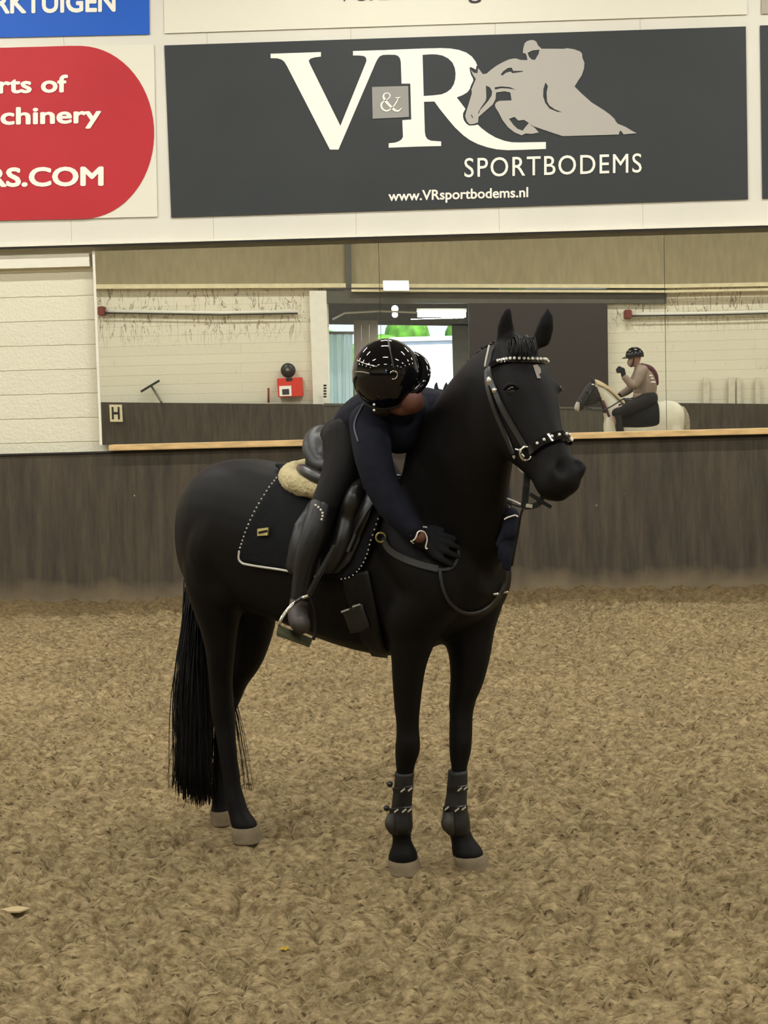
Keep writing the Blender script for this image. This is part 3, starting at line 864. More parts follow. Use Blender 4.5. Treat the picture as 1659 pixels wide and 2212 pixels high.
# doorway: lit passage, outer opening, daylight
M_pass = mat('passage_wall', srgb(120, 112, 98), rough=0.8, var=0.1)
M_leaf = mat('weathered_door', srgb(138, 124, 106), rough=0.75, var=0.12, stretch=(10, 10, 1))
M_glow = mat('tube_glow', (0.8, 0.8, 0.8), emit=(0.9, 0.96, 1.0), estr=14.0)
M_glow2 = mat('sign_glow', (0.8, 0.8, 0.8), emit=(0.95, 1.0, 0.97), estr=8.0)
M_glass = mat('milky_strip', srgb(226, 244, 246), rough=0.3, spec=0.5)
M_glass.node_tree.nodes['Principled BSDF'].inputs['Transmission Weight'].default_value = 0.35
D2 = 36.0
x0, x1 = mr(706, 800, DW)[0], mr(1040, 800, DW)[0]
yb = 2 * MIRROR_Y - D2
struct(MB().box((x0 - 0.1, yb - 0.2, -0.1), (x1 + 0.9, -6.6, -0.001)).obj('floor_passage', M_pass), 'floor of the passage beyond the doorway')
struct(MB().box((x1 + 0.3, yb - 0.2, 0), (x1 + 0.45, -6.62, 3.6)).obj('wall_passage', M_pass), 'side wall of the passage')
struct(mpoly([(700, 640), (1040, 640), (1040, 704), (700, 700)], D2, 0.15).obj('trim_12', M_pass), 'wall over the outer opening')
struct(mpoly([(976, 700), (1060, 700), (1060, None), (982, None)], D2, 0.15).obj('trim_13', M_pass), 'wall beside the outer opening')
struct(mpoly([(690, 642), (1060, 642), (1060, 648), (690, 648)], D2, -4.1).obj('ceiling_passage', M_pass), 'passage ceiling')
e = empty('stable_door', mr(790, 880, 33.6))
tagp(e, 'weathered plank door standing open in the lit passage', 'door')
for a, b_ in ((764, 780), (780.5, 797), (797.5, 816)):
    mpoly([(a, 692), (b_, 692), (b_, None), (a, None)], 33.6, 0.05).obj('plank', M_leaf, e)
e = empty('strip_curtain', mr(738, 880, 33.0))
tagp(e, 'milky plastic strip curtain at the left of the lit doorway', 'curtain')
for q in range(6):
    u = 711 + q * 8.5
    mpoly([(u, 722), (u + 8, 722), (u + 8, None), (u, None)], 33.0 + 0.06 * (q % 2), 0.01).obj('strip', M_glass, e)
mpoly([(709, 716), (764, 716), (764, 722), (709, 722)], 33.0, 0.06).obj('head_rail', M_steel, e)
e = empty('strip_light', mr(955, 688, 32.4))
tagp(e, 'long bright strip light above the lit doorway', 'lamp')
mpoly([(900, 666), (1008, 666), (1008, 673), (900, 673)], 32.4, 0.1).obj('lamp_body', M_white, e)
MB().tube([mr(902, 679, 32.4), mr(1006, 679, 32.4)], 0.06).obj('lamp_tube', M_glow, e, True)
e = empty('bulkhead_light', mr(853, 685, 32.6))
tagp(e, 'small round lamp left of the long strip light', 'lamp')
MB().ball(mr(853, 667, 32.6), 0.07).obj('lamp_globe', M_glow, e, True)
MB().ball(mr(853, 680, 32.6), 0.06).obj('lamp_globe', M_glow, e, True)
MB().tube([mr(853, 650, 32.6), mr(853, 690, 32.6)], 0.02).obj('lamp_stem', M_steel, e, True)
o = MB().tube([mr(718, 690, 32.2), mr(745, 676, 32.2), mr(820, 672, 32.2), mr(900, 675, 32.2)], 0.02).obj('conduit', M_white, None, True)
tagp(o, 'white conduit bending across the top of the doorway', 'conduit')
e = empty('exit_light', mr(855, 628, DW - 0.5))
tagp(e, 'glowing white emergency light box above the doorway', 'lamp')
mpoly([(827, 606), (883, 606), (884, 628), (828, 628)], DW - 0.5, 0.14).obj('lamp_housing', M_white, e)
mpoly([(829, 607), (881, 607), (882, 627), (830, 627)], DW - 0.515, 0.012).obj('diffuser', M_glow2, e)
# outside
M_hedge = mat('hedge_leaves', srgb(96, 150, 50), rough=0.8, var=0.45, vscale=3.0, bump=1.0, bscale=8)
M_trailer = mat('trailer_white', srgb(224, 232, 240), rough=0.4)
M_pave = mat('yard_paving', srgb(150, 146, 138), rough=0.85, var=0.1)
struct(MB().box((-14, -46, -0.2), (16, yb - 0.2, -0.02)).obj('ground_yard', M_pave), 'yard outside')
e = empty('horse_trailer', mr(915, 900, 46))
tagp(e, 'white horse trailer parked outside the doorway', 'trailer')
P0, P1 = mr(842, 742, 46), mr(1000, 742, 46)
MB().box((P0[0], P0[1] - 4, 0.5), (P1[0] + 0.4, P0[1], P0[2])).obj('trailer_body', M_trailer, e, bevel=0.06)
MB().box((P0[0] - 0.05, P0[1] - 4.05, P0[2]), (P1[0] + 0.45, P0[1] + 0.05, P0[2] + 0.18)).obj('roof', M_trailer, e, bevel=0.05)
for s in (0.25, 1.4):
    MB().tube([(P0[0] + s, P0[1] - 1.5, 0.33), (P0[0] + s + 0.2, P0[1] - 1.5, 0.33)], 0.33, 20).obj('wheel', M_blackp, e)
MB().box((P0[0] + 0.2, P0[1] + 0.01, 0.6), (P1[0], P0[1] + 0.03, P0[2] - 0.25)).obj('ramp_door', M_trailer, e)
hd = MB()
for q in range(26):
    c = np.array([rng.uniform(-3.5, 5.5), -33 + rng.uniform(-1, 1), rng.uniform(1, 5.0)])
    hd.ball(c, rng.uniform(0.8, 1.4), 12, 8)
hedge = union('hedge', hd, 0.14, 2, M_hedge)
tagp(hedge, 'bright green hedge behind the white trailer', 'hedge', kind='stuff')

# ================================================================ the black horse
HA = math.radians(36)
YS = 0.953                                              # distances below are in the horse's own measure
HO = np.array([-0.30, 5.85, 0.0]) * YS
def ah(u, v, Y): return at(u, v, Y * YS)
HX = np.array([math.cos(HA), -math.sin(HA), 0.0])      # forward
HL = np.array([math.sin(HA), math.cos(HA), 0.0])       # to the horse's left, away from the camera
HZ = np.array([0, 0, 1.0])
def hp(x, l, z): return HO + (HX * x + HL * l + HZ * z) * YS - HZ * 0.0084

M_coat = mat('black_coat', srgb(15, 13, 12), rough=0.55, spec=0.10, var=0.15, vscale=5, bump=0.05, bscale=120)
M_hair = mat('black_hair', srgb(14, 12, 11), rough=0.5, spec=0.2, var=0.3, vscale=30)
M_hoof = mat('sandy_hoof', srgb(112, 100, 80), rough=0.85, spec=0.1, var=0.12, vscale=20, bump=0.3, bscale=60)
M_eye = mat('dark_eye', srgb(14, 11, 10), rough=0.08, spec=0.6)
M_star = mat('white_star', srgb(120, 112, 104), rough=0.7)

horse_mb = MB()
def sections(mb, rows, k=5, n=28, p=2.2):
    """rows: (top point, bottom point, half width, lateral axis)"""
    R = [list(t) + list(b) + [w] + list(a) for t, b, w, a in rows]
    S = spline(R, k)
    rings = []
    for s in S:
        t, b, w, a = s[0:3], s[3:6], s[6], s[7:10]
        a = a / np.linalg.norm(a)
        rings.append(ellipse((t + b) / 2, (t - b) / 2, a * w * YS, n, p))
    mb.rings(rings)
trunk = [(-.775, 1.29, 1.12, .04), (-.75, 1.385, 1.02, .12), (-.68, 1.46, .95, .185), (-.56, 1.507, .91, .255), (-.41, 1.512, .90, .28),
         (-.22, 1.475, .87, .285), (-.05, 1.43, .825, .285), (.12, 1.41, .79, .275), (.28, 1.43, .78, .255), (.42, 1.42, .815, .25),
         (.54, 1.36, .88, .235), (.64, 1.28, .95, .19), (.70, 1.18, 1.03, .10)]
sections(horse_mb, [(hp(x, 0, t), hp(x, 0, b), w, HL) for x, t, b, w in trunk])
# neck: crest point, throat point, half width
neck = [(hp(.26, 0, 1.42), hp(.66, 0, .98), .19), (hp(.34, 0, 1.46), hp(.70, 0, 1.10), .175),
        (ah(898, 935, 5.60), ah(1095, 1190, 5.36), .15), (ah(952, 858, 5.50), ah(1088, 1095, 5.27), .125),
        (ah(998, 797, 5.42), ah(1094, 1030, 5.2), .112), (ah(1040, 757, 5.34), ah(1102, 985, 5.17), .105), (ah(1082, 737, 5.27), ah(1112, 930, 5.14), .092)]
sections(horse_mb, [(c, t, w, HL) for c, t, w in neck], p=2.0)
# head: ridge of the face, under side of the jaw
HE = np.array([0.82, 0.57, 0.0])
head = [((1112, 722, 5.27), (1070, 800, 5.38), .050), ((1122, 727, 5.23), (1066, 845, 5.35), .072), ((1146, 760, 5.17), (1072, 892, 5.30), .094), ((1172, 812, 5.11), (1080, 945, 5.25), .106),
        ((1189, 865, 5.065), (1094, 982, 5.2), .091), ((1199, 910, 5.025), (1118, 1003, 5.14), .071), ((1214, 950, 4.99), (1140, 1022, 5.09), .060),
        ((1228, 985, 4.96), (1160, 1042, 5.045), .058), ((1240, 1018, 4.935), (1172, 1064, 5.01), .061), ((1243, 1048, 4.93), (1186, 1078, 4.985), .052), ((1233, 1066, 4.94), (1202, 1081, 4.97), .032)]
sections(horse_mb, [(ah(*a), ah(*b), w, HE) for a, b, w in head], p=2.3)
for c, r in (((1126, 838, 5.115), .034), ((1202, 838, 5.17), .022)):      # brow over each eye
    horse_mb.ball(ah(*c), r)
horse_mb.ball(ah(1207, 1022, 4.955), .042)                                   # right nostril wing
horse_mb.ball(ah(1246, 1012, 4.975), .034)
horse_mb.ball(ah(1206, 1064, 4.96), .034)                                    # lips
horse_mb.ball(ah(1185, 1066, 4.99), .026)
def ear(pts):
    rows = []
    for (cl, cr, v, Y, th) in pts:
        a, b = ah(cl, v, Y), ah(cr, v, Y)
        rows.append(list((a + b) / 2) + list((b - a) / 2) + [th])
    S = spline(rows, 4)
    horse_mb.rings([ellipse(s[:3], s[3:6], np.array([0, s[6], 0]), 14) for s in S])
ear([(1072, 1112, 748, 5.27, .026), (1070, 1113, 722, 5.265, .026), (1075, 1111, 693, 5.255, .022), (1084, 1109, 672, 5.25, .015), (1098, 1106, 659, 5.25, .007)])
ear([(1146, 1186, 752, 5.25, .026), (1151, 1196, 722, 5.25, .026), (1161, 1198, 694, 5.245, .022), (1172, 1195, 673, 5.245, .015), (1182, 1187, 659, 5.245, .007)])

def leg(rows, base=None, k=4, n=20):
    """rows: (left edge u, right edge u, v, distance Y, depth factor)"""
    R = []
    for l, r, v, Y, f in rows:
        a, b = ah(l, v, Y), ah(r, v, Y)
        R.append(list((a + b) / 2) + [np.linalg.norm(b - a) / 2, np.linalg.norm(b - a) / 2 * f])
    S = spline(R, k)
    mx = np.array([1.0, 0.02, 0]); my = np.array([-0.02, 1.0, 0])
    horse_mb.rings([ellipse(s[:3], mx * s[3], my * s[4], n) for s in S])
# near fore
leg([(842, 1000, 1230, 5.46, .9), (838, 985, 1300, 5.45, .9), (838, 955, 1360, 5.46, 1.0), (844, 928, 1420, 5.47, 1.15), (846, 917, 1463, 5.48, 1.2), (850, 910, 1517, 5.49, 1.15), (855, 906, 1571, 5.50, 1.1),
     (854, 909, 1600, 5.50, 1.15), (852, 908, 1625, 5.51, 1.2), (854, 898, 1652, 5.515, 1.1), (857, 893, 1685, 5.52, 1.1), (858, 890, 1730, 5.525, 1.2), (850, 889, 1760, 5.53, 1.25), (840, 891, 1783, 5.53, 1.2),
     (846, 888, 1803, 5.535, 1.1), (847, 891, 1820, 5.54, 1.1), (842, 900, 1836, 5.54, 1.15), (837, 905, 1850, 5.545, 1.15), (836, 906, 1862, 5.545, 1.15)])
# off fore
leg([(955, 1096, 1265, 5.66, .9), (950, 1088, 1305, 5.67, .9), (955, 1070, 1362, 5.67, .95), (968, 1061, 1415, 5.66, 1.05), (972, 1049, 1463, 5.65, 1.1), (970, 1040, 1490, 5.645, 1.1), (969, 1028, 1517, 5.64, 1.1), (970, 1022, 1555, 5.63, 1.1),
     (969, 1021, 1600, 5.62, 1.15), (970, 1018, 1628, 5.62, 1.15), (973, 1011, 1655, 5.615, 1.1), (975, 1008, 1690, 5.61, 1.1), (974, 1008, 1735, 5.60, 1.2), (966, 1013, 1768, 5.60, 1.2), (965, 1016, 1790, 5.60, 1.15),
     (972, 1022, 1808, 5.595, 1.1), (975, 1034, 1824, 5.59, 1.1), (974, 1046, 1840, 5.585, 1.1), (977, 1049, 1852, 5.585, 1.1)])
# near hind
leg([(398, 560, 1110, 6.06, .95), (396, 545, 1190, 6.05, 1.0), (398, 535, 1250, 6.03, 1.05), (408, 531, 1290, 6.02, 1.05), (424, 520, 1335, 6.02, 1.1), (438, 512, 1379, 6.03, 1.2), (446, 507, 1424, 6.04, 1.25), (450, 503, 1469, 6.06, 1.3), (453, 505, 1513, 6.07, 1.35),
     (455, 507, 1543, 6.07, 1.3), (462, 510, 1573, 6.06, 1.15), (470, 512, 1618, 6.04, 1.1), (477, 517, 1663, 6.03, 1.1), (482, 522, 1700, 6.02, 1.15), (486, 531, 1731, 6.01, 1.2), (491, 537, 1750, 6.0, 1.1), (495, 548, 1766, 5.99, 1.1), (498, 558, 1780, 5.985, 1.1), (498, 560, 1792, 5.985, 1.1)])
# off hind
leg([(440, 600, 1250, 6.28, .8), (470, 598, 1330, 6.28, .9), (490, 590, 1372, 6.28, 1.0), (492, 573, 1421, 6.29, 1.1), (488, 556, 1452, 6.30, 1.2), (484, 535, 1480, 6.31, 1.25), (474, 522, 1510, 6.32, 1.3), (464, 505, 1550, 6.31, 1.2), (460, 496, 1600, 6.30, 1.1),
     (459, 493, 1650, 6.28, 1.1), (458, 493, 1695, 6.27, 1.15), (456, 496, 1722, 6.26, 1.15), (457, 494, 1738, 6.25, 1.1), (453, 497, 1752, 6.24, 1.1), (452, 499, 1762, 6.236, 1.1)])
# shoulder, forearm and haunch muscle over the near side, and their fellows
for s in (-1, 1):
    limb(horse_mb, [hp(.34, s * .15, 1.32), hp(.50, s * .17, 1.16), hp(.55, s * .15, 1.06), hp(.46, s * .16, .95)], [.09, .105, .11, .10])
    limb(horse_mb, [hp(-.40, s * .12, 1.30), hp(-.46, s * .15, 1.15), hp(-.42, s * .16, 1.02)], [.14, .14, .10])
for mane_u in ():
    pass

horse = empty('black_horse', hp(0, 0, 0))
tagp(horse, 'big glossy black horse standing on the sand with a rider hugging its neck', 'horse')
body = union('body', horse_mb, 0.009, 22, M_coat, horse)
# nostrils pressed into the muzzle
bme = body.data
n = len(bme.vertices)
bco = np.empty(n * 3); bme.vertices.foreach_get('co', bco); bco = bco.reshape(-1, 3)
for (u, v, Y, r, dd) in ((1213, 1008, 4.93, .020, .022), (1213, 1019, 4.93, .016, .014), (1250, 1003, 4.95, .014, .012)):
    c = ah(u, v, Y)
    d = np.linalg.norm((bco - c)[:, [0, 2]], axis=1)
    nearc = np.abs(bco[:, 1] - c[1]) < .09
    w = np.exp(-(d / r) ** 2) * nearc
    bco += w[:, None] * np.array([-.3, 1, .1]) * dd
bme.vertices.foreach_set('co', bco.ravel()); bme.update()
def bvh_of(o):
    me = o.data
    return BVHTree.FromPolygons([v.co.copy() for v in me.vertices], [tuple(p.vertices) for p in me.polygons])
HB = bvh_of(body)
EYEV = Vector(EYE)
def hit(u, v, lift=0.0, bvh=None):
    """where the ray through (u, v) first meets the horse (else the skin nearest to that ray), lifted off the skin"""
    d = Vector(ray(u, v)).normalized()
    loc, nor, i, dist = (bvh or HB).ray_cast(EYEV, d)
    if loc is None:
        best = None
        for Y in np.arange(5.0, 6.3, .04):
            l2, n2, i2, d2 = (bvh or HB).find_nearest(Vector(ah(u, v, Y)))
            if best is None or d2 < best[0]: best = (d2, l2, n2)
        loc, nor = best[1], best[2]
    return np.array(loc) + np.array(nor) * lift, np.array(nor)
def path_on(pts, step=8.0, lift=0.004, bvh=None, miss=None):
    """a photo polyline laid onto the horse: points and normals"""
    S = spline(pts, 8)
    P, N = [], []
    for u, v in S:
        h = hit(u, v, lift, bvh)
        if h is None:
            continue
        P.append(h[0]); N.append(h[1])
    P, N = np.array(P), np.array(N)
    for _ in range(2):                         # ease small jumps
        if len(P) > 4:
            P[1:-1] = P[1:-1] * .5 + (P[:-2] + P[2:]) * .25
            N[1:-1] = N[1:-1] * .5 + (N[:-2] + N[2:]) * .25
    return P, N

# eyes
for (u, v) in ((1104, 844), (1218, 838)):
    h = hit(u, v)
    if h is not None:
        MB().ball(h[0] - h[1] * 0.008, 0.017 if u < 1150 else 0.011).obj('eye', M_eye, horse, True)
        if u > 1150: continue
        P = np.array([h[0] + np.array([-.022, -.004, .004]) , h[0] + np.array([-.008, -.012, .017]), h[0] + np.array([.010, -.012, .016]), h[0] + np.array([.024, -.004, .002])])
        MB().tube(spline(P, 4), 0.006).obj('eyelid', M_coat, horse, True)
# white star on the forehead
st = MB()
poly = [(1151, 790), (1160, 788), (1167, 797), (1168, 806), (1163, 810), (1164, 815), (1168, 818), (1160, 818), (1156, 806)]
P = [hit(u, v, .0025)[0] for u, v in poly]
cen = sum(P) / len(P)
st.add(P + [cen], [(i, (i + 1) % len(P), len(P)) for i in range(len(P))])
st.obj('forehead_star', M_star, horse)
# hooves
def hoof(l, r, v0, lb, rb, v1, Y, shift):
    a, b = ah(l, v0, Y), ah(r, v0, Y)
    c, d = ah(lb, v1, Y), ah(rb, v1, Y)
    z = 0.0
    rows = []
    for t in (-.08, 0.0, .5, 1.0, 1.12):
        p, q = a + (c - a) * t, b + (d - b) * t
        w = np.linalg.norm(q - p) / 2 * (0.9 if t < 0 else 1.0)
        rows.append(ellipse((p + q) / 2 + HX * shift * max(t, 0), np.array([1, 0, 0]) * w, np.array([0, 1, 0]) * w * 1.1, 20, 2.2))
    MB().rings(rows).obj('hoof', M_hoof, horse, True)
hoof(838, 905, 1854, 834, 908, 1880, 5.545, .01)
hoof(978, 1049, 1846, 980, 1053, 1870, 5.585, .01)
hoof(498, 559, 1785, 497, 563, 1812, 5.985, .01)
hoof(453, 498, 1752, 453, 499, 1776, 6.236, .01)

def strands(name, starts, ends, sag, r, count, material, parent, jitter=0.012, seedn=1):
    """many thin locks between two guide lines (arrays of points), one mesh"""
    rg = np.random.default_rng(seedn)
    mb = MB()
    S, E_ = spline(starts, 12), spline(ends, 12)
    for i in range(count):
        t = rg.random()
        a = S[int(t * (len(S) - 1))] + rg.normal(0, jitter * .6, 3)
        t2 = np.clip(t + rg.normal(0, .06), 0, 1)
        b = E_[int(t2 * (len(E_) - 1))] + rg.normal(0, jitter, 3)
        m = (a + b) / 2 + np.array(sag) + rg.normal(0, jitter * .7, 3)
        q = spline([a, m, b], 4)
        mb.tube(q, np.linspace(r, r * .35, len(q)), 4)
    return mb.obj(name, material, parent, True)
# tail: dock, then the long fall of hair
tm = MB()
dock = [hp(-.72, .02, 1.40), hp(-.76, 0.03, 1.34), ah(428, 1190, 6.36), ah(424, 1290, 6.34)]
limb(tm, dock, [.05, .05, .045, .03])
core = [ah(428, 1200, 6.36), ah(429, 1330, 6.33), ah(428, 1430, 6.31), ah(428, 1530, 6.29), ah(428, 1620, 6.28), ah(430, 1690, 6.27)]
limb(tm, core, [.04, .046, .056, .062, .062, .045])
tail = union('tail', tm, 0.012, 6, M_hair, horse)
strands('tail_hair', [ah(412, 1270, 6.30), ah(424, 1262, 6.31), ah(440, 1275, 6.33)],
        [ah(388, 1690, 6.20), ah(402, 1710, 6.16), ah(428, 1722, 6.16), ah(452, 1722, 6.22)], (-.008, -.02, .0), .0030, 620, M_hair, tail, .019, 5)
strands('tail_hair', [ah(470, 1430, 6.24), ah(490, 1440, 6.26)], [ah(512, 1640, 6.20), ah(526, 1690, 6.2), ah(540, 1706, 6.2)], (.004, 0, .02), .0018, 26, M_hair, tail, .010, 6)
# mane along the crest, combed to the far side, and the forelock
crest = [ah(u, v, Y) for u, v, Y in ((905, 938, 5.60), (955, 862, 5.50), (1000, 800, 5.42), (1040, 760, 5.34), (1078, 738, 5.28))]
fall = [p + HL * .17 + HZ * -.20 for p in crest]
strands('mane', [p + HZ * .004 for p in crest], fall, HL * .10 + HZ * .045, .004, 320, M_hair, horse, .005, 8)
fo0 = [ah(1100, 738, 5.24), ah(1122, 728, 5.23), ah(1150, 735, 5.23)]
fo1 = [ah(1104, 762, 5.15), ah(1130, 770, 5.12), ah(1158, 765, 5.13)]
strands('forelock', fo0, fo1, HZ * .012 - HX * .0 + np.array([0, -.012, 0]), .0025, 110, M_hair, horse, .008, 9)

# ================================================================ tack
M_leather = mat('black_leather', srgb(22, 21, 20), rough=0.32, spec=0.45)
M_leather2 = mat('soft_leather', srgb(22, 22, 20), rough=0.45, spec=0.35)
M_patent = mat('patent_leather', srgb(14, 14, 16), rough=0.08, spec=0.6)
M_edge = mat('worn_leather_edge', srgb(34, 33, 30), rough=0.5)
M_quilt = mat('quilted_cotton', srgb(20, 21, 22), rough=0.85, spec=0.1, var=0.12, vscale=40, bump=0.4, bscale=22)
M_silver = mat('polished_metal', srgb(205, 200, 190), rough=0.18, metallic=1.0)
M_crystal = mat('crystal', srgb(226, 222, 210), rough=0.12, spec=0.8)
M_fleece = mat('sheepskin', srgb(180, 168, 130), rough=0.95, spec=0.05, var=0.12, vscale=14, bump=1.0, bscale=90)
M_pipe = mat('silver_cord', srgb(190, 188, 176), rough=0.4)
M_brass = mat('brass_badge', srgb(150, 136, 84), rough=0.35, metallic=0.6)
M_boot = mat('tendon_boot_shell', srgb(28, 26, 23), rough=0.55, spec=0.3, var=0.2, vscale=20)
M_reflect = mat('reflective_dash', srgb(170, 165, 150), rough=0.4)

def patch(name, poly, lift, thick, material, parent, step=9.0, mirror=True, puff=None, bvh=None):
    """a sheet laid on the horse inside a photo outline; MIRROR adds the same sheet on the far side"""
    P = np.array(poly, float)
    n = len(P)
    bnd = []
    for i in range(n):
        a, b = P[i], P[(i + 1) % n]
        m = max(1, int(np.hypot(*(b - a)) / step))
        bnd += [a + (b - a) * t / m for t in range(m)]
    bnd = np.array(bnd)
    def inside(q):
        c = False
        j = n - 1
        for i in range(n):
            if (P[i][1] > q[1]) != (P[j][1] > q[1]) and q[0] < (P[j][0] - P[i][0]) * (q[1] - P[i][1]) / (P[j][1] - P[i][1]) + P[i][0]:
                c = not c
            j = i
        return c
    pts = list(bnd)
    for gu in np.arange(P[:, 0].min(), P[:, 0].max(), step):
        for gv in np.arange(P[:, 1].min(), P[:, 1].max(), step):
            q = np.array([gu, gv])
            if inside(q) and np.min(np.hypot(*(bnd - q).T)) > step * 0.6:
                pts.append(q)
    from mathutils.geometry import delaunay_2d_cdt
    nb = len(bnd)
    vs, es, fs, *_ = delaunay_2d_cdt([Vector(p) for p in pts], [(i, (i + 1) % nb) for i in range(nb)], [], 1, 1e-3)
    out, ok = [], []
    for q in vs:
        h = hit(q.x, q.y, lift + (puff(q.x, q.y) if puff else 0), bvh)
        ok.append(h is not None)
        out.append(h[0] if h is not None else np.zeros(3))
    mb = MB()
    faces = [tuple(f) for f in fs if all(ok[i] for i in f)]
    # ease the sheet so that it bridges hollows
    nbv = [set() for _ in out]
    for f in faces:
        for i in range(len(f)):
            nbv[f[i]].update(f)
    O = np.array(out)
    for _ in range(3):
        Q = O.copy()
        for i in range(len(O)):
            k = [j for j in nbv[i] if j != i]
            if k and i >= nb:
                Q[i] = O[i] * .5 + O[k].mean(0) * .5
        O = Q
    mb.add(O, faces)
    if mirror:
        Q = O - HO
        Q = O - np.outer(2 * (Q @ HL), HL)
        mb.add(Q, [f[::-1] for f in faces])
    me = evaluated(mb.mesh(name), [('SOLIDIFY', dict(thickness=thick, offset=0))])
    me.name = name
    me.materials.clear(); me.materials.append(material)
    me.polygons.foreach_set('use_smooth', [True] * len(me.polygons))
    return link(bpy.data.objects.new(name, me), parent)

def strap(name, pts, w, material, parent, lift=0.003, t=0.005, bvh=None):
    P, N = path_on(pts, lift=lift, bvh=bvh)
    return MB().ribbon(P, N, w, t).obj(name, material, parent, False)
def beads(name, pts, r, gap, material, parent, lift=0.008, bvh=None):
    P, N = path_on(pts, lift=lift, bvh=bvh)
    mb = MB(); acc = 0.0
    mb.ball(P[0], r, 6, 4)
    for i in range(1, len(P)):
        acc += np.linalg.norm(P[i] - P[i - 1])
        if acc >= gap:
            mb.ball(P[i], r, 6, 4); acc = 0.0
    return mb.obj(name, material, parent)

# ---- saddle cloth
pad = empty('saddle_cloth', hp(0, 0, 1.42))
tagp(pad, 'quilted black saddle cloth with pale corded edge on the black horse', 'saddle cloth')
PADP = [(640, 1010), (604, 1038), (586, 1062), (566, 1094), (549, 1127), (536, 1160), (526, 1190), (525, 1204), (531, 1213), (546, 1218), (620, 1230), (700, 1245), (745, 1249), (768, 1243), (790, 1222), (806, 1188), (818, 1150), (828, 1110), (842, 1066), (838, 1050), (800, 1035), (720, 1030)]
patch('cloth', PADP, .014, .012, M_quilt, pad, puff=lambda u, v: .004 * abs(math.sin((u + v) * .07)) * abs(math.sin((u - v) * .07)))
beads('edge_cord', PADP[1:7], .0035, .013, M_pipe, pad, lift=.024)
P, N = path_on(PADP[6:12], lift=.022)
MB().tube(P, .0045, 6).obj('edge_cord', M_pipe, pad, True)
beads('edge_cord', PADP[12:18], .003, .014, M_pipe, pad, lift=.024)
b_ = [(568, 1145), (591, 1143), (590, 1159), (568, 1160)]
MB().prism([hit(u, v, .026)[0] for u, v in b_], np.array([-.004, -.006, 0])).obj('badge', M_brass, pad)
mbb = MB()
mbb.prism([hit(u, v, .034)[0] for u, v in [(571, 1152), (589, 1149), (589, 1152), (571, 1156)]], np.array([-.001, -.002, 0]))
mbb.obj('badge_bar', M_quilt, pad)

# ---- sheepskin half pad
fl = MB()
limb(fl, [ah(700, 1060, 5.60), ah(690, 1055, 5.62), ah(655, 1047, 5.70), ah(630, 1038, 5.80), ah(627, 1026, 5.90), ah(645, 1014, 5.98), ah(672, 1006, 6.06)], [.034, .038, .042, .044, .042, .036, .03])
limb(fl, [ah(700, 1058, 5.60), ah(688, 1052, 5.66), ah(660, 1040, 5.78)], [.030, .034, .034])
o = union('sheepskin_pad', fl, .008, 4, M_fleece)
tagp(o, 'cream sheepskin pad bulging out behind the saddle', 'saddle pad')
displ = o.modifiers.new('fleece', 'DISPLACE')
tex = bpy.data.textures.new('fleece', 'CLOUDS'); tex.noise_scale = 0.018
displ.texture = tex; displ.strength = 0.010; displ.mid_level = 0.5

# ---- saddle
sd = empty('saddle', hp(.02, 0, 1.44))
tagp(sd, 'black leather dressage saddle with a deep seat under the rider', 'saddle')
sm = MB()
limb(sm, [ah(716, 1010, 5.60), ah(688, 1004, 5.66), ah(671, 972, 5.74), ah(675, 945, 5.84), ah(694, 931, 5.94), ah(722, 938, 6.02)], [.026, .028, .030, .028, .024, .02])
limb(sm, [ah(706, 985, 5.70), ah(692, 962, 5.80), ah(706, 950, 5.90)], [.04, .04, .03])
limb(sm, [ah(700, 1000, 5.76), ah(740, 1012, 5.74), ah(775, 1020, 5.68), ah(800, 1026, 5.64)], [.07, .08, .06, .04])
sm.ball(ah(704, 968, 5.82), .055)
union('seat', sm, .007, 6, M_leather2, sd)
pm = MB()
limb(pm, [ah(720, 1042, 5.56), ah(690, 1033, 5.60), ah(664, 1020, 5.68), ah(650, 1012, 5.76)], [.024, .026, .026, .018])
union('panel', pm, .006, 4, M_leather, sd)
FLAP = [(700, 1030), (684, 1080), (668, 1112), (648, 1140), (637, 1180), (630, 1225), (640, 1238), (700, 1240), (742, 1236), (768, 1212), (790, 1170), (808, 1125), (820, 1075), (812, 1040), (790, 1018), (730, 1020)]
patch('flap', FLAP, .032, .008, M_leather, sd)
kb = MB()
kp = [hit(u, v, .040)[0] for u, v in ((803, 1045), (790, 1080), (775, 1120), (757, 1165), (738, 1205), (725, 1228))]
limb(kb, kp, [.024, .034, .036, .034, .028, .018])
union('knee_block', kb, .006, 3, M_leather, sd)
P, N = path_on([(783, 1006), (765, 1026), (752, 1055), (741, 1090), (731, 1130), (720, 1165), (713, 1200), (712, 1236)], lift=.075)
MB().ribbon(P, N, .017, .006).obj('knee_block_edge', M_edge, sd)
P, N = path_on([(826, 1075), (812, 1105), (795, 1140), (780, 1170), (768, 1195)], lift=.046)
MB().ribbon(P, N, .012, .004).obj('billet_strap', M_edge, sd)
sl = [ah(724, 1180, 5.38), ah(706, 1212, 5.38), ah(688, 1245, 5.38), ah(668, 1283, 5.39)]
MB().ribbon(sl, [np.array([-.3, -1, 0])] * 4, .020, .004).obj('stirrup_leather', M_edge, sd)
sl2 = [p + np.array([.0, -.006, .004]) for p in sl]
MB().ribbon(sl2, [np.array([-.3, -1, 0])] * 4, .012, .003).obj('stirrup_leather', M_leather, sd)
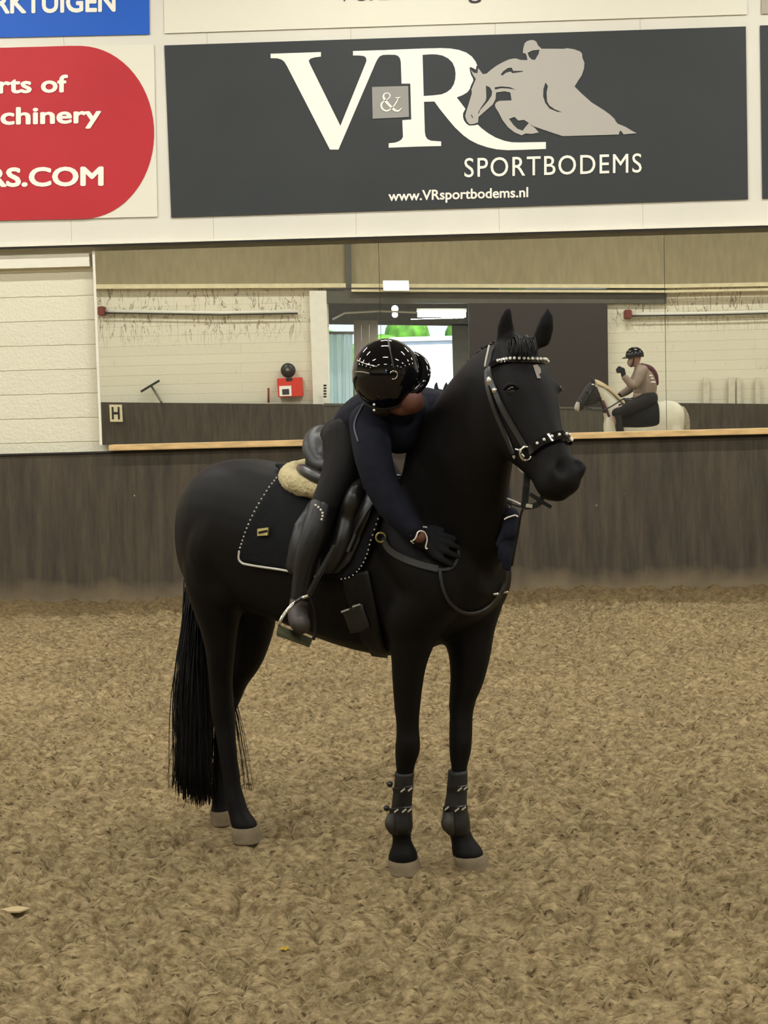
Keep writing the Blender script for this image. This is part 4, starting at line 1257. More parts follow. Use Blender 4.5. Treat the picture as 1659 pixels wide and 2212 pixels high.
# stirrup hanging from the leather
si = empty('stirrup', ah(640, 1372, 5.36))
tagp(si, 'metal stirrup holding the toe of the rider boot', 'stirrup')
SY = (5.40, 5.39, 5.36, 5.34, 5.33, 5.32, 5.32)
ap = [ah(u, v, y) for (u, v), y in zip(((667, 1286), (652, 1292), (638, 1301), (627, 1311), (616, 1324), (608, 1337), (602, 1350)), SY)]
MB().tube(spline(ap, 4), .0065, 8).obj('stirrup_arm', M_silver, si, True)
bp_ = [ah(u, v, y) for (u, v), y in zip(((667, 1286), (672, 1300), (678, 1322), (681, 1345), (681, 1368), (676, 1382)), (5.40, 5.41, 5.43, 5.45, 5.46, 5.46))]
MB().tube(spline(bp_, 4), .0065, 8).obj('stirrup_arm', M_leather2, si, True)
tr = [ah(601, 1348, 5.32), ah(674, 1378, 5.46), ah(668, 1392, 5.40), ah(597, 1366, 5.26)]
MB().prism(tr, (0, 0.0, -.012)).obj('tread', mat('tread_plate', srgb(84, 84, 64), rough=0.5, metallic=0.4), si, bevel=.002)

# ---- girth
gi = empty('girth', hp(.16, 0, .82))
tagp(gi, 'black girth strap round the belly below the saddle', 'girth')
patch('band', [(742, 1240), (800, 1232), (812, 1290), (822, 1340), (832, 1385), (838, 1412), (806, 1408), (786, 1380), (768, 1335), (754, 1290)], .012, .010, mat('girth_leather', srgb(15, 14, 13), rough=.5, spec=.2), gi)
patch('buckle_guard', [(746, 1314), (770, 1306), (790, 1300), (797, 1322), (806, 1348), (790, 1356), (764, 1360), (756, 1338)], .022, .006, mat('girth_nylon', srgb(30, 30, 26), rough=0.6, var=.2, vscale=50), gi, mirror=False)
for q in ([(747, 1315), (764, 1309)], [(772, 1304), (789, 1299)]):
    P, N = path_on(q, lift=.030)
    MB().ribbon(P, N, .006, .003).obj('buckle', M_reflect, gi)

# ---- breastplate
br_ = empty('breastplate', hp(.62, -.1, 1.15))
tagp(br_, 'black breastplate strap from the saddle ring across the shoulder and chest', 'breastplate')
strap('shoulder_strap', [(829, 1164), (842, 1186), (868, 1204), (905, 1219), (945, 1230)], .026, M_edge, br_, .004)
strap('chest_strap', [(948, 1228), (951, 1250), (957, 1275), (968, 1298), (986, 1315), (1010, 1323), (1034, 1319), (1056, 1306), (1074, 1284), (1086, 1260)], .012, M_edge, br_, .004)
strap('hand_loop', [(945, 1232), (966, 1230), (980, 1220), (988, 1203), (990, 1185)], .012, M_leather2, br_, .004)
rg = hit(828, 1161, .012)[0]
MB().tube([rg + .016 * np.array([math.cos(a), -.2, math.sin(a)]) for a in np.linspace(0, 6.283, 15)], .004, 6).obj('ring', M_brass, br_, True)
for (u, v) in ((1066, 1281), (1087, 1277)):
    h = hit(u, v, .008)
    if h is not None:
        MB().ball(h[0], [.013, .005, .005], 8, 6).obj('buckle', M_silver, br_, True)

# ---- bridle
bd = empty('bridle', ah(1130, 900, 5.0))
tagp(bd, 'black patent bridle with a crystal browband on the black horse', 'bridle')
BB = [(1055, 797), (1064, 789), (1080, 783), (1105, 779), (1140, 780), (1166, 781), (1190, 778)]
strap('browband', BB, .020, M_patent, bd, .004)
beads('crystals', BB[2:], .0052, .0125, M_crystal, bd, .013)
strap('headpiece', [(1064, 752), (1057, 770), (1054, 796)], .022, M_leather2, bd, .004)
P, N = path_on([(1060, 752), (1055, 775), (1052, 795)], lift=.010)
if len(P) > 2: MB().tube(P, .0035, 6).obj('headpiece_edge', M_reflect, bd, True)
strap('cheekpiece', [(1057, 796), (1062, 825), (1073, 852), (1090, 888), (1112, 926), (1137, 968)], .020, M_leather, bd, .004)
strap('noseband_strap', [(1053, 800), (1056, 838), (1068, 880), (1084, 918), (1098, 950), (1111, 980)], .016, M_leather, bd, .004)
NB = [(1146, 976), (1166, 960), (1186, 950), (1210, 944), (1230, 942), (1243, 948)]
strap('noseband', NB, .036, M_patent, bd, .004, .010)
beads('crystals', NB[1:], .0048, .022, M_crystal, bd, .018)
h = hit(1071, 846, .010)[0]
MB().ball(h, [.010, .006, .010], 8, 6).obj('buckle', M_silver, bd, True)
h = hit(1059, 826, .008)[0]
MB().ball(h, [.010, .006, .016], 8, 6).obj('buckle', M_silver, bd, True)
rc = hit(1143, 980, .014)[0]
MB().tube([rc + .021 * (np.array([.9, .3, 0]) * math.cos(a) + HZ * math.sin(a)) for a in np.linspace(0, 6.283, 19)], .0045, 6).obj('bit_ring', M_silver, bd, True)
P, N = path_on([(1121, 970), (1131, 973), (1137, 982), (1141, 988)], lift=.016)
MB().tube(P, .004, 6).obj('bit_shank', M_silver, bd, True)
cs = [hit(1112, 985, .004)[0], ah(1118, 1004, 5.12), ah(1128, 1018, 5.10), ah(1143, 1021, 5.06)]
MB().tube(spline(cs, 5), .005, 6).obj('chin_strap', M_reflect, bd, True)
rn = [ah(1139, 1018, 5.07), ah(1137, 1045, 5.05), ah(1135, 1070, 5.05), ah(1132, 1096, 5.05)]
MB().ribbon(spline(rn, 5), [np.array([.1, -1, 0])] * 16, .023, .005).obj('rein', M_leather2, bd)
rl = [ah(1174, 1050, 5.04), ah(1173, 1072, 5.04), ah(1164, 1088, 5.04), ah(1148, 1094, 5.04), ah(1132, 1095, 5.05)]
MB().ribbon(spline(rl, 5), [np.array([0, -1, 0])] * 21, .018, .005).obj('rein', M_leather2, bd)
MB().ribbon([ah(1145, 1066, 5.03), ah(1168, 1082, 5.03), ah(1191, 1095, 5.03)], [np.array([0, -1, 0])] * 3, .014, .005).obj('strap_end', M_leather2, bd)
MB().ribbon([ah(1136, 1092, 5.035), ah(1150, 1094, 5.035)], [np.array([0, -1, 0])] * 2, .012, .004).obj('rein_keeper', M_reflect, bd)
for dv in (0, 8):
    MB().tube(spline([ah(1130, 1092 + dv * .5, 5.05), ah(1112, 1083 + dv, 5.12), ah(1096, 1077 + dv, 5.22)], 4), .0028, 6).obj('rein', M_pipe if dv == 0 else M_leather2, bd, True)
MB().tube(spline([ah(1129, 1100, 5.05), ah(1124, 1118, 5.10), ah(1121, 1140, 5.14), ah(1119, 1152, 5.2), ah(1106, 1220, 5.25)], 4), .004, 6).obj('rein', M_leather2, bd, True)

# ---- boots on the forelegs
def tendon_boot(rows, label, dash, cup, knobs):
    c = (rows[0][0] + rows[0][1]) / 2
    e = empty('tendon_boot', ah(c, rows[-1][2], rows[-1][3]))
    tagp(e, label, 'horse boot', 'tendon boots on the forelegs')
    R = []
    for l, r, v, Y in rows:
        a, b = ah(l, v, Y), ah(r, v, Y)
        R.append(list((a + b) / 2) + [np.linalg.norm(b - a) / 2])
    S = spline(R, 4)
    MB().rings([ellipse(s[:3], np.array([1, 0, 0]) * s[3], np.array([0, 1, 0]) * s[3] * 1.22, 20) for s in S]).obj('shell', M_boot, e, True)
    for (v, marks, pts) in dash:
        P = [ah(u, w, y) for u, w, y in pts]
        MB().ribbon(spline(P, 4), [np.array([.1, -1, .0])] * (4 * (len(P) - 1) + 1), .020, .004).obj('strap', M_leather, e)
        mbd = MB()
        for (u, w, y) in marks:
            q = [ah(u - 5, w + 3, y), ah(u + 4, w - 4, y), ah(u + 5, w - 1, y), ah(u - 4, w + 6, y)]
            mbd.prism(q, (0, -.003, 0))
        mbd.obj('reflective_dash', M_reflect, e)
    mbc = MB(); limb(mbc, [ah(*p) for p in cup[0]], cup[1]); union('fetlock_cup', mbc, .005, 3, mat('cup_neoprene', srgb(46, 44, 37), rough=.6, var=.15, vscale=30), e)
    for (u, v, y) in knobs:
        MB().ball(ah(u, v, y), .011, 8, 6).obj('strap_end', M_leather, e, True)
tendon_boot([(853, 895, 1668, 5.52), (852, 893, 1690, 5.52), (848, 891, 1720, 5.525), (845, 890, 1745, 5.53), (838, 891, 1768, 5.53), (837, 892, 1784, 5.53), (846, 889, 1798, 5.535)],
            'grey tendon boot on the near foreleg in front of the girth',
            [(1704, [(870, 1706, 5.43), (886, 1704, 5.44)], [(850, 1708, 5.46), (868, 1706, 5.445), (891, 1703, 5.47)]),
             (1748, [(856, 1750, 5.44), (873, 1750, 5.435), (885, 1749, 5.45)], [(842, 1752, 5.46), (866, 1750, 5.44), (889, 1748, 5.47)])],
            ([(846, 1764, 5.50), (843, 1780, 5.49), (848, 1795, 5.50)], [.017, .020, .014]), [(842, 1694, 5.5), (835, 1746, 5.5)])
tendon_boot([(968, 1010, 1664, 5.61), (966, 1010, 1690, 5.61), (964, 1009, 1715, 5.605), (959, 1009, 1742, 5.60), (955, 1014, 1766, 5.60), (956, 1016, 1782, 5.60), (966, 1016, 1800, 5.60)],
            'grey tendon boot on the off foreleg at the right',
            [(1704, [(993, 1704, 5.52), (1006, 1701, 5.54)], [(967, 1708, 5.54), (990, 1705, 5.525), (1009, 1701, 5.56)]),
             (1745, [(965, 1745, 5.53), (987, 1748, 5.515), (1002, 1745, 5.53)], [(959, 1748, 5.55), (985, 1748, 5.52), (1008, 1744, 5.56)])],
            ([(970, 1762, 5.55), (967, 1780, 5.54), (974, 1796, 5.55)], [.020, .024, .016]), [])

# ================================================================ the rider on the black horse
M_skin = mat('skin', srgb(100, 65, 55), rough=0.5, spec=0.3)
M_navy = mat('navy_jacket', srgb(19, 21, 31), rough=0.8, spec=0.15, var=0.15, vscale=30, bump=0.25, bscale=30)
M_breech = mat('dark_breeches', srgb(25, 23, 22), rough=0.75, spec=0.15, var=0.08, vscale=20, bump=.15, bscale=40)
M_rboot = mat('riding_boot_leather', srgb(16, 16, 17), rough=0.35, spec=0.4)
M_foot = mat('riding_boot_foot', srgb(52, 46, 42), rough=0.5, spec=0.3, bump=.2, bscale=30)
M_glove = mat('dark_glove', srgb(26, 27, 29), rough=0.8, spec=0.12, bump=.2, bscale=80)
M_glove2 = mat('navy_glove', srgb(25, 27, 38), rough=0.8, spec=0.12, bump=.2, bscale=80)
M_helmet = mat('helmet_gloss', srgb(10, 10, 12), rough=0.05, spec=0.3, coat=0.15)
M_hairb = mat('brown_hair', srgb(40, 30, 24), rough=0.6)
rider = empty('person', ah(735, 960, 5.75))
tagp(rider, 'person in navy jacket and shiny black helmet bent forward hugging the black horse', 'person')
fg = MB()
HUP = np.array([-.14, -.80, .58]); HUP /= np.linalg.norm(HUP)
HFR = np.array([.97, -.12, .06]); HFR -= HUP * (HFR @ HUP); HFR /= np.linalg.norm(HFR)
HSD = np.cross(HUP, HFR)
HC = ah(834, 806, 5.36)
fg.ball(HC - HUP * .03, [.085, .072, .10], 20, 14, [HFR, HSD, HUP])               # skull
limb(fg, [HC - HUP * .05 + HFR * .03, HC - HUP * .10 + HFR * .062, HC - HUP * .125 + HFR * .066], [.062, .05, .038])   # face and jaw
fg.ball(HC - HUP * .075 + HFR * .105, .016)                                        # nose
fg.ball(ah(888, 864, 5.335), .042); fg.ball(ah(898, 872, 5.35), .030); limb(fg, [ah(892, 874, 5.34), ah(868, 882, 5.36), ah(846, 880, 5.40)], [.030, .026, .02])              # cheek towards the camera
limb(fg, [HC - HUP * .06, ah(868, 885, 5.48), ah(850, 895, 5.56)], [.055, .055, .06])                                  # neck
limb(fg, [ah(752, 945, 5.78), ah(800, 915, 5.66), ah(850, 895, 5.56)], [.08, .09, .085])                               # trunk
ARM = [ah(800, 915, 5.46), ah(806, 985, 5.37), ah(826, 1050, 5.33), ah(858, 1105, 5.30), ah(890, 1142, 5.275), ah(905, 1158, 5.27)]
limb(fg, [ah(850, 895, 5.56)] + ARM, [.06, .055, .045, .042, .036, .027, .024])
wl = hit(1092, 1120)[0]
ARM2 = [ah(940, 892, 5.66), ah(960, 960, 5.50) + HL * .20, ah(1000, 1050, 5.42) + HL * .2, ah(1066, 1092, 5.34) + HL * .06, ah(1096, 1118, 5.27)]
limb(fg, [ah(850, 895, 5.56)] + ARM2[:4] + [ARM2[4] + HL * .03], [.06, .055, .045, .034, .020, .012])
THI = [ah(745, 950, 5.66), ah(742, 1000, 5.60), ah(722, 1050, 5.545), ah(700, 1095, 5.50)]
limb(fg, THI + [ah(680, 1150, 5.47), ah(650, 1290, 5.47)], [.07, .06, .05, .040, .030, .022])
TH2 = [ah(764, 952, 5.92), hp(.04, .28, 1.38), hp(.10, .36, 1.24)]
limb(fg, TH2 + [hp(.07, .37, 1.03), hp(.04, .37, .86)], [.07, .06, .045, .04, .03])
union('body', fg, .007, 5, M_skin, rider)
hb = MB()
hb.ball(HC - HUP * .035 - HFR * .025, [.085, .080, .085], 18, 12, [HFR, HSD, HUP])
hb.ball(ah(826, 872, 5.40), .045)
union('hair', hb, .006, 3, M_hairb, rider)

jk = MB()
limb(jk, [ah(748, 936, 5.79), ah(784, 914, 5.70), ah(835, 895, 5.58), ah(872, 888, 5.54)], [.072, .098, .110, .085])
limb(jk, [ah(842, 905, 5.54), ah(862, 928, 5.52)], [.10, .085])
limb(jk, [ah(850, 893, 5.50), ah(874, 886, 5.44)], [.062, .045])
limb(jk, [ah(733, 928, 5.72), ah(756, 936, 5.68)], [.040, .055])
limb(jk, ARM[:5], [.074, .064, .058, .052, .038])
limb(jk, [ah(860, 892, 5.56)] + ARM2[:4], [.09, .080, .056, .046, .030])
union('jacket', jk, .007, 5, M_navy, rider)
JB = bvh_of(bpy.data.objects['jacket'])
P, N = path_on([(789, 868), (777, 890), (770, 905), (767, 925), (775, 955)], lift=.003, bvh=JB)
if len(P) > 3: MB().tube(P, .003, 6).obj('sleeve_seam', mat('seam_piping', srgb(84, 86, 96), rough=.5), rider, True)
bz = MB()
limb(bz, [ah(740, 948, 5.80), ah(752, 952, 5.74), ah(764, 952, 5.92)], [.085, .085, .085])
limb(bz, THI, [.080, .072, .058, .050])
limb(bz, TH2, [.085, .075, .06])
union('breeches', bz, .007, 5, M_breech, rider)
bt = MB()
limb(bt, [ah(699, 1098, 5.50), ah(682, 1150, 5.475), ah(664, 1200, 5.465), ah(654, 1250, 5.465), ah(648, 1292, 5.465)], [.052, .050, .043, .036, .033])
o = union('riding_boot', bt, .006, 4, M_rboot, rider)
ft = MB()
limb(ft, [ah(646, 1300, 5.47), ah(644, 1332, 5.42), ah(650, 1350, 5.34)], [.033, .036, .033])
union('boot_foot', ft, .005, 4, M_foot, o)
BTB = bvh_of(o)
beads('crystals', [(683, 1092), (690, 1098), (697, 1110), (694, 1124)], .0045, .011, M_crystal, o, .004, BTB)
bt = MB()
limb(bt, [hp(.10, .36, 1.24), hp(.07, .37, 1.03), hp(.04, .37, .86)], [.055, .05, .036])
limb(bt, [hp(.03, .37, .85), hp(.09, .39, .80), hp(.16, .41, .79)], [.034, .038, .032])
union('riding_boot', bt, .007, 4, M_rboot, rider)

def glove(name, wrist, palm, knuck, tips, thumb, material, rr=.0105):
    g = MB()
    limb(g, [wrist, palm], [.029, .030])
    for k, t in zip(knuck, tips):
        limb(g, [palm * .7 + wrist * .3, k], [.020, .0145])
        mid = (k + t) / 2 + np.array([-.004, -.008, .002])
        limb(g, [k, mid, t], [.0140, .0120, .0095], 4, 10)
    limb(g, [thumb[0], thumb[1], thumb[2]], [.017, .0135, .010], 4, 10)
    return union(name, g, .0035, 3, material, rider)
def on(u, v, l):
    h = hit(u, v)
    return h[0] + np.array([-.35, -.9, .1]) * l if h is not None else ah(u, v, 5.27)
gl = glove('glove', ah(896, 1150, 5.272), on(924, 1168, .034), [on(948, 1152, .030), on(953, 1167, .032), on(953, 1183, .030), on(946, 1198, .028)],
           [on(984, 1164, .014), on(991, 1182, .014), on(990, 1202, .014), on(977, 1220, .013)],
           [on(915, 1152, .034), on(938, 1143, .028), on(958, 1146, .016)], M_glove)
GB = bvh_of(gl)
for pts in ([(887, 1157), (901, 1141), (909, 1134), (915, 1131), (921, 1140)], [(892, 1178), (885, 1175), (884, 1171), (894, 1166), (899, 1159), (902, 1150), (908, 1147), (916, 1150), (921, 1159), (922, 1167), (920, 1178), (920, 1184), (924, 1185)]):
    S = spline(pts, 5)
    P = []
    for u, v in S:
        h = hit(u, v, .001, GB)
        P.append(h[0] if h is not None else (P[-1] if P else ah(u, v, 5.255)))
        if h is None: P[-1] = at(u, v, P[-1][1])
    P = np.array(P)
    P[1:-1] = P[1:-1] * .5 + (P[:-2] + P[2:]) * .25
    MB().tube(P, .0026, 6).obj('glove_piping', M_print, gl, True)
yl = hit(1090, 1160)[0][1] / YS
def onl(u, v, l=0): return ah(u, v, yl - .012 - l)
g2 = glove('glove', onl(1103, 1114), onl(1101, 1150, .01), [onl(1090, 1172, .01), onl(1097, 1178, .012), onl(1103, 1178, .010), onl(1109, 1172)],
           [onl(1080, 1206, .012), onl(1090, 1224, .012), onl(1098, 1228, .010), onl(1104, 1218)], [onl(1096, 1140, .014), onl(1086, 1158, .016), onl(1076, 1176, .014)], M_glove2)
GB2 = bvh_of(g2)
for pts in ([(1089, 1122), (1096, 1118), (1105, 1115), (1113, 1113), (1119, 1116)],):
    P = [ah(u, v, yl - .050) for u, v in spline(pts, 5)]
    MB().tube(np.array(P), .0026, 6).obj('glove_piping', M_print, g2, True)

# helmet: shell, peak, harness, badge
def shell_pts(phi, w, k=1.0):
    a, b, c = .115 * k, .118 * k, .122 * k
    return HC + HFR * (a * math.sin(phi) * math.cos(w)) + HSD * (b * math.sin(phi) * math.sin(w)) + HUP * (c * math.cos(phi) - .008)
rings = []
for ph in list(np.linspace(.04, 1.86, 22)):
    rings.append([shell_pts(ph - (0.12 * math.cos(w) if ph > 1.2 else 0) * (ph - 1.2) / .66, w) for w in np.linspace(0, 2 * math.pi, 40, endpoint=False)])
inner = [[HC + (p - HC) * .94 for p in r] for r in rings[::-1]]
hm = MB(); hm.rings(rings + inner)
hel = hm.obj('helmet', M_helmet, rider, True)
pk = []
for t in np.linspace(-.80, .80, 15):
    a0 = shell_pts(1.50, t, .985)
    out = .034 * max(0.0, math.cos(t * 1.75)) ** .6
    dirn = HFR * math.cos(t) + HSD * math.sin(t)
    pk.append((a0, a0 + dirn * out * .55 - HUP * .004, a0 + dirn * out - HUP * .014, a0 + dirn * out - HUP * .020, a0 - HUP * .008))
MB().rings([list(p) for p in pk]).obj('helmet_peak', M_helmet, hel, True)
rim = [shell_pts(1.86 - .12 * math.cos(w), w, 1.005) for w in np.linspace(0, 2 * math.pi, 41)]
MB().tube(rim, .004, 6).obj('helmet_rim', M_leather2, hel, True)
HLB = bvh_of(hel)
P, N = path_on([(838, 732), (842, 755), (846, 775), (850, 795)], lift=.001, bvh=HLB)
MB().ribbon(P, N, .006, .002).obj('helmet_ridge', M_leather2, hel)
h = hit(850, 810, .002, HLB)
t1 = np.cross(h[1], HZ); t1 /= np.linalg.norm(t1); t2 = np.cross(t1, h[1])
MB().tube([h[0] + .013 * (t1 * math.cos(a) + t2 * math.sin(a)) for a in np.linspace(.4, 5.2, 15)], .0022, 6).obj('helmet_badge', M_silver, hel, True)
for pts in ([(772, 778), (790, 786), (815, 792)], [(768, 803), (782, 803), (798, 806)]):
    P, N = path_on(pts, lift=.001, bvh=HLB)
    if len(P) > 3: MB().ribbon(P, N, .004, .0015).obj('helmet_trim', M_silver, hel)
for (u, v) in ((808, 874), (808, 886)):
    MB().ball(ah(u, v, 5.27), .0042, 8, 6).obj('hair_pin', M_crystal, rider, True)
hs = [shell_pts(1.75, 1.2 * -1, .97), HC - HUP * .10 + HSD * -.065 + HFR * .02, HC - HUP * .135 + HFR * .045]
MB().ribbon(spline(hs, 5), [-HSD] * 11, .014, .003).obj('chin_harness', M_leather2, hel)

# ================================================================ the pale horse and its rider beside the camera (seen in the mirror)
DP = 24.2
M_wine = mat('wine_red_lining', srgb(74, 28, 34), rough=0.8)
def wp(u, v, off=0.0):
    """photo position in the mirror, off metres nearer to the mirror than the pale horse's spine"""
    P = mr(u, v, DP)
    return P + np.array([0, off, 0])
AY = np.array([0, 1.0, 0])
M_pale = mat('pale_coat', srgb(206, 200, 178), rough=0.7, spec=0.15, var=0.08, vscale=6)
M_dkhead = mat('dark_face', srgb(44, 40, 38), rough=0.6, spec=0.2, var=0.2, vscale=10)
M_muzzle = mat('pale_muzzle', srgb(176, 168, 156), rough=0.7)
w_ = MB()
sections(w_, [(wp(u, t), wp(u, b), w, AY) for u, t, b, w in [(1478, 892, 908, .05), (1474, 880, 935, .14), (1461, 869, 955, .22), (1442, 865, 968, .27), (1420, 868, 975, .28), (1392, 876, 984, .28), (1362, 878, 988, .27), (1338, 874, 984, .25), (1320, 880, 970, .22), (1309, 895, 950, .15), (1304, 912, 930, .06)]])
sections(w_, [(wp(*c), wp(*t), w, AY) for c, t, w in [((1352, 876), (1312, 935), .17), ((1336, 862), (1306, 908), .14), ((1322, 846), (1301, 885), .11), ((1306, 832), (1297, 868), .10), ((1290, 825), (1294, 856), .08)]], p=2.0)
sections(w_, [(wp(*c), wp(*t), w, AY) for c, t, w in [((1288, 822), (1303, 846), .06), ((1276, 824), (1299, 860), .10), ((1264, 836), (1288, 872), .105), ((1254, 853), (1270, 877), .075), ((1246, 866), (1260, 884), .06), ((1241, 875), (1254, 889), .055), ((1240, 884), (1248, 890), .035)]])
for off in (-.07, .07):
    limb(w_, [wp(1281, 827, off), wp(1277, 818, off * 1.1), wp(1273, 810, off * 1.2)], [.035, .03, .008])
def zto(p, z): return np.array([p[0], p[1], z])
for u, off, up in ((1318, .15, 950), (1324, -.15, 950)):
    p = wp(u, up, off)
    limb(w_, [p, zto(p, .62), zto(p, .46), zto(p + [-.01, 0, 0], .25), zto(p + [.01, 0, 0], .13), zto(p + [-.06, 0, 0], .03)], [.13, .075, .06, .04, .045, .055])
for u, off, up in ((1448, .10, 930), (1455, -.10, 930)):
    p = wp(u, up, off)
    limb(w_, [p, zto(p + [.02, 0, 0], .85), zto(p + [.14, 0, 0], .58), zto(p + [.12, 0, 0], .30), zto(p + [.10, 0, 0], .14), zto(p + [.04, 0, 0], .03)], [.16, .13, .065, .045, .047, .055])
pony = empty('pale_horse', zto(wp(1390, 880), 0))
tagp(pony, 'pale horse with a dark head seen at right in the mirror', 'horse')
pb = union('body', w_, .014, 16, M_pale, pony)
pb.data.materials.append(M_dkhead); pb.data.materials.append(M_muzzle)
uu = [wp(1298, 850)[0], wp(1251, 850)[0]]
hz0 = wp(1298, 862)[2]
for pl in pb.data.polygons:
    x, y, z = pl.center
    lim = uu[0] - (z - hz0) * .35
    if x < uu[1] and z < wp(1250, 868)[2]: pl.material_index = 2
    elif x < lim and z > wp(1300, 893)[2]: pl.material_index = 1
tb = MB()
limb(tb, [wp(1474, 884), wp(1480, 905), wp(1479, 945), wp(1476, 990)], [.05, .07, .08, .04])
union('tail', tb, .014, 4, mat('pale_tail', srgb(150, 140, 118), rough=.8, var=.3, vscale=30), pony)
mbm = MB()
cre = [wp(1345, 866), wp(1330, 852), wp(1315, 838), wp(1298, 827), wp(1286, 822)]
P = spline(cre, 6)
for p in P:
    mbm.tube(spline([p + [0, 0, .01], p + [.015, .05, -.01], p + [.03, .09, -.07]], 3), .011, 5)
mbm.obj('mane', mat('cream_mane', srgb(190, 170, 130), rough=.8), pony, True)
WB = bvh_of(pb)
for off in (1,):
    MB().ball(wp(1268, 846, .1), .022, 8, 6).obj('eye', M_eye, pony, True)
for u, off in ((1318, .15), (1324, -.15), (1448, .15), (1455, -.15)):
    p = zto(wp(u, 900, off) + np.array([(-.07 if u < 1400 else .02), 0, 0]), .0)
    MB().rings([ellipse(p + [-.02 * t, 0, .075 - .075 * t], np.array([.062 + .01 * t, 0, 0]), np.array([0, .06 + .01 * t, 0]), 14) for t in (0, 1)]).obj('hoof', M_hoof, pony)
sc = MB()
sections(sc, [(wp(u, t), wp(u, b), w, AY) for u, t, b, w in [(1334, 870, 940, .275), (1345, 872, 940, .285), (1370, 873, 942, .295), (1395, 872, 942, .30), (1412, 868, 940, .30), (1419, 866, 936, .295)]])
o = union('saddle_cloth', sc, .012, 4, M_quilt)
tagp(o, 'dark saddle cloth on the pale horse in the mirror', 'saddle cloth')
e = empty('saddle', wp(1385, 875))
tagp(e, 'dark saddle under the rider in the beige hoodie', 'saddle')
s_ = MB()
limb(s_, [wp(1352, 866), wp(1372, 870), wp(1395, 868), wp(1412, 862)], [.05, .08, .09, .06])
union('seat', s_, .012, 4, M_leather, e)
e = empty('bridle', wp(1262, 865))
tagp(e, 'thin dark bridle on the pale horse in the mirror', 'bridle')
MB().tube(spline([wp(1284, 829, .11), wp(1272, 850, .12), wp(1259, 874, .09)], 5), .014, 6).obj('cheekpiece', M_patent, e, True)
MB().tube([wp(1251, 860, .0) + np.array([0, .085 * math.sin(a), .02 * 0]) + (wp(1264, 884) - wp(1251, 860)) * (.5 - .5 * math.cos(a)) for a in np.linspace(0, 6.283, 17)], .013, 6).obj('noseband', M_patent, e, True)
MB().tube([wp(1276, 829, .0) + np.array([0, .11 * math.sin(a), 0]) + (wp(1290, 836) - wp(1276, 829)) * (.5 - .5 * math.cos(a)) for a in np.linspace(0, 6.283, 17)], .012, 6).obj('browband', M_crystal, e, True)
MB().tube(spline([wp(1259, 878, .09), wp(1290, 887, .2), wp(1312, 880, .25), wp(1345, 860, .2)], 6), .011, 6).obj('rein', M_leather, e, True)
strap_c = [wp(1300, 866, .12), wp(1306, 882, .17), wp(1312, 900, .22)]
MB().tube(spline(strap_c, 4), .02, 8).obj('chest_strap', M_wine, e, True)

M_hood = mat('beige_hoodie', srgb(136, 120, 106), rough=0.85, spec=0.1, var=.12, vscale=9, bump=.8, bscale=9)
man = empty('person', wp(1398, 866))
tagp(man, 'person in beige hoodie and dark helmet riding the pale horse in the mirror', 'person')
b2 = MB()
hc = wp(1371, 768)
b2.ball(hc + [0, 0, -.02], [.10, .08, .13], 16, 12)
b2.ball(wp(1364, 783), [.07, .06, .075], 14, 10)
b2.ball(wp(1357, 782), .02)
limb(b2, [wp(1373, 782), wp(1380, 797), wp(1390, 817), wp(1397, 845), wp(1398, 862)], [.055, .05, .11, .12, .12])
AR = [wp(1382, 803, .17), wp(1365, 833, .26), wp(1345, 816, .25), wp(1340, 806, .24)]
AL = [wp(1384, 803, -.17), wp(1366, 838, -.24), wp(1344, 852, -.12), wp(1338, 856, -.08)]
limb(b2, [wp(1388, 803)] + AR, [.07, .06, .05, .035, .03]); limb(b2, [wp(1388, 803)] + AL, [.07, .06, .05, .035, .03])
LR = [wp(1400, 862, .10), wp(1362, 878, .27), wp(1326, 892, .33), wp(1334, 935, .33), wp(1338, 975, .32)]
LL = [wp(1400, 862, -.10), wp(1362, 878, -.27), wp(1326, 892, -.33), wp(1334, 935, -.33), wp(1338, 975, -.32)]
for L in (LR, LL): limb(b2, L, [.10, .085, .06, .05, .035])
union('body', b2, .012, 4, mat('skin_pale', srgb(146, 112, 96), rough=.5), man)
hd_ = MB()
limb(hd_, [wp(1393, 850), wp(1393, 835), wp(1392, 815), wp(1386, 801)], [.18, .19, .175, .125])
limb(hd_, [wp(1394, 797), wp(1408, 812), wp(1410, 824)], [.07, .09, .06])
limb(hd_, [wp(1390, 802)] + AR[:3], [.09, .085, .07, .052]); limb(hd_, [wp(1390, 802)] + AL[:3], [.09, .085, .07, .052])
limb(hd_, [wp(1380, 795, .06), wp(1394, 798, .0), wp(1382, 796, -.06)], [.06, .09, .06])
ho = union('hoodie', hd_, .012, 5, M_hood, man)
ln = MB(); limb(ln, [wp(1386, 789, .06), wp(1402, 797, .06), wp(1412, 811, .05), wp(1417, 828, .04)], [.03, .055, .06, .04])
wb_ = MB(); wb_.rings([ellipse(wp(1394, v), np.array([k, 0, 0]), np.array([0, k * .95, 0]), 20) for v, k in ((861, .172), (858, .192), (853, .195), (849, .186))])
wb_.obj('waistband', mat('hoodie_rib', srgb(156, 128, 112), rough=.85), ho, True)
bp2 = MB()
for (uu_, vv_) in ((1402, 812), (1405, 818), (1409, 826), (1403, 826)):
    bp2.ball(wp(uu_, vv_, .165), [.03, .008, .012], 8, 5)
bp2.obj('back_print', M_print, ho, True)
union('hood_lining', ln, .01, 3, M_wine, ho)
bz2 = MB()
for L in (LR, LL): limb(bz2, [wp(1400, 862)] + L[:3], [.14, .125, .105, .078])
union('breeches', bz2, .012, 4, M_breech, man)
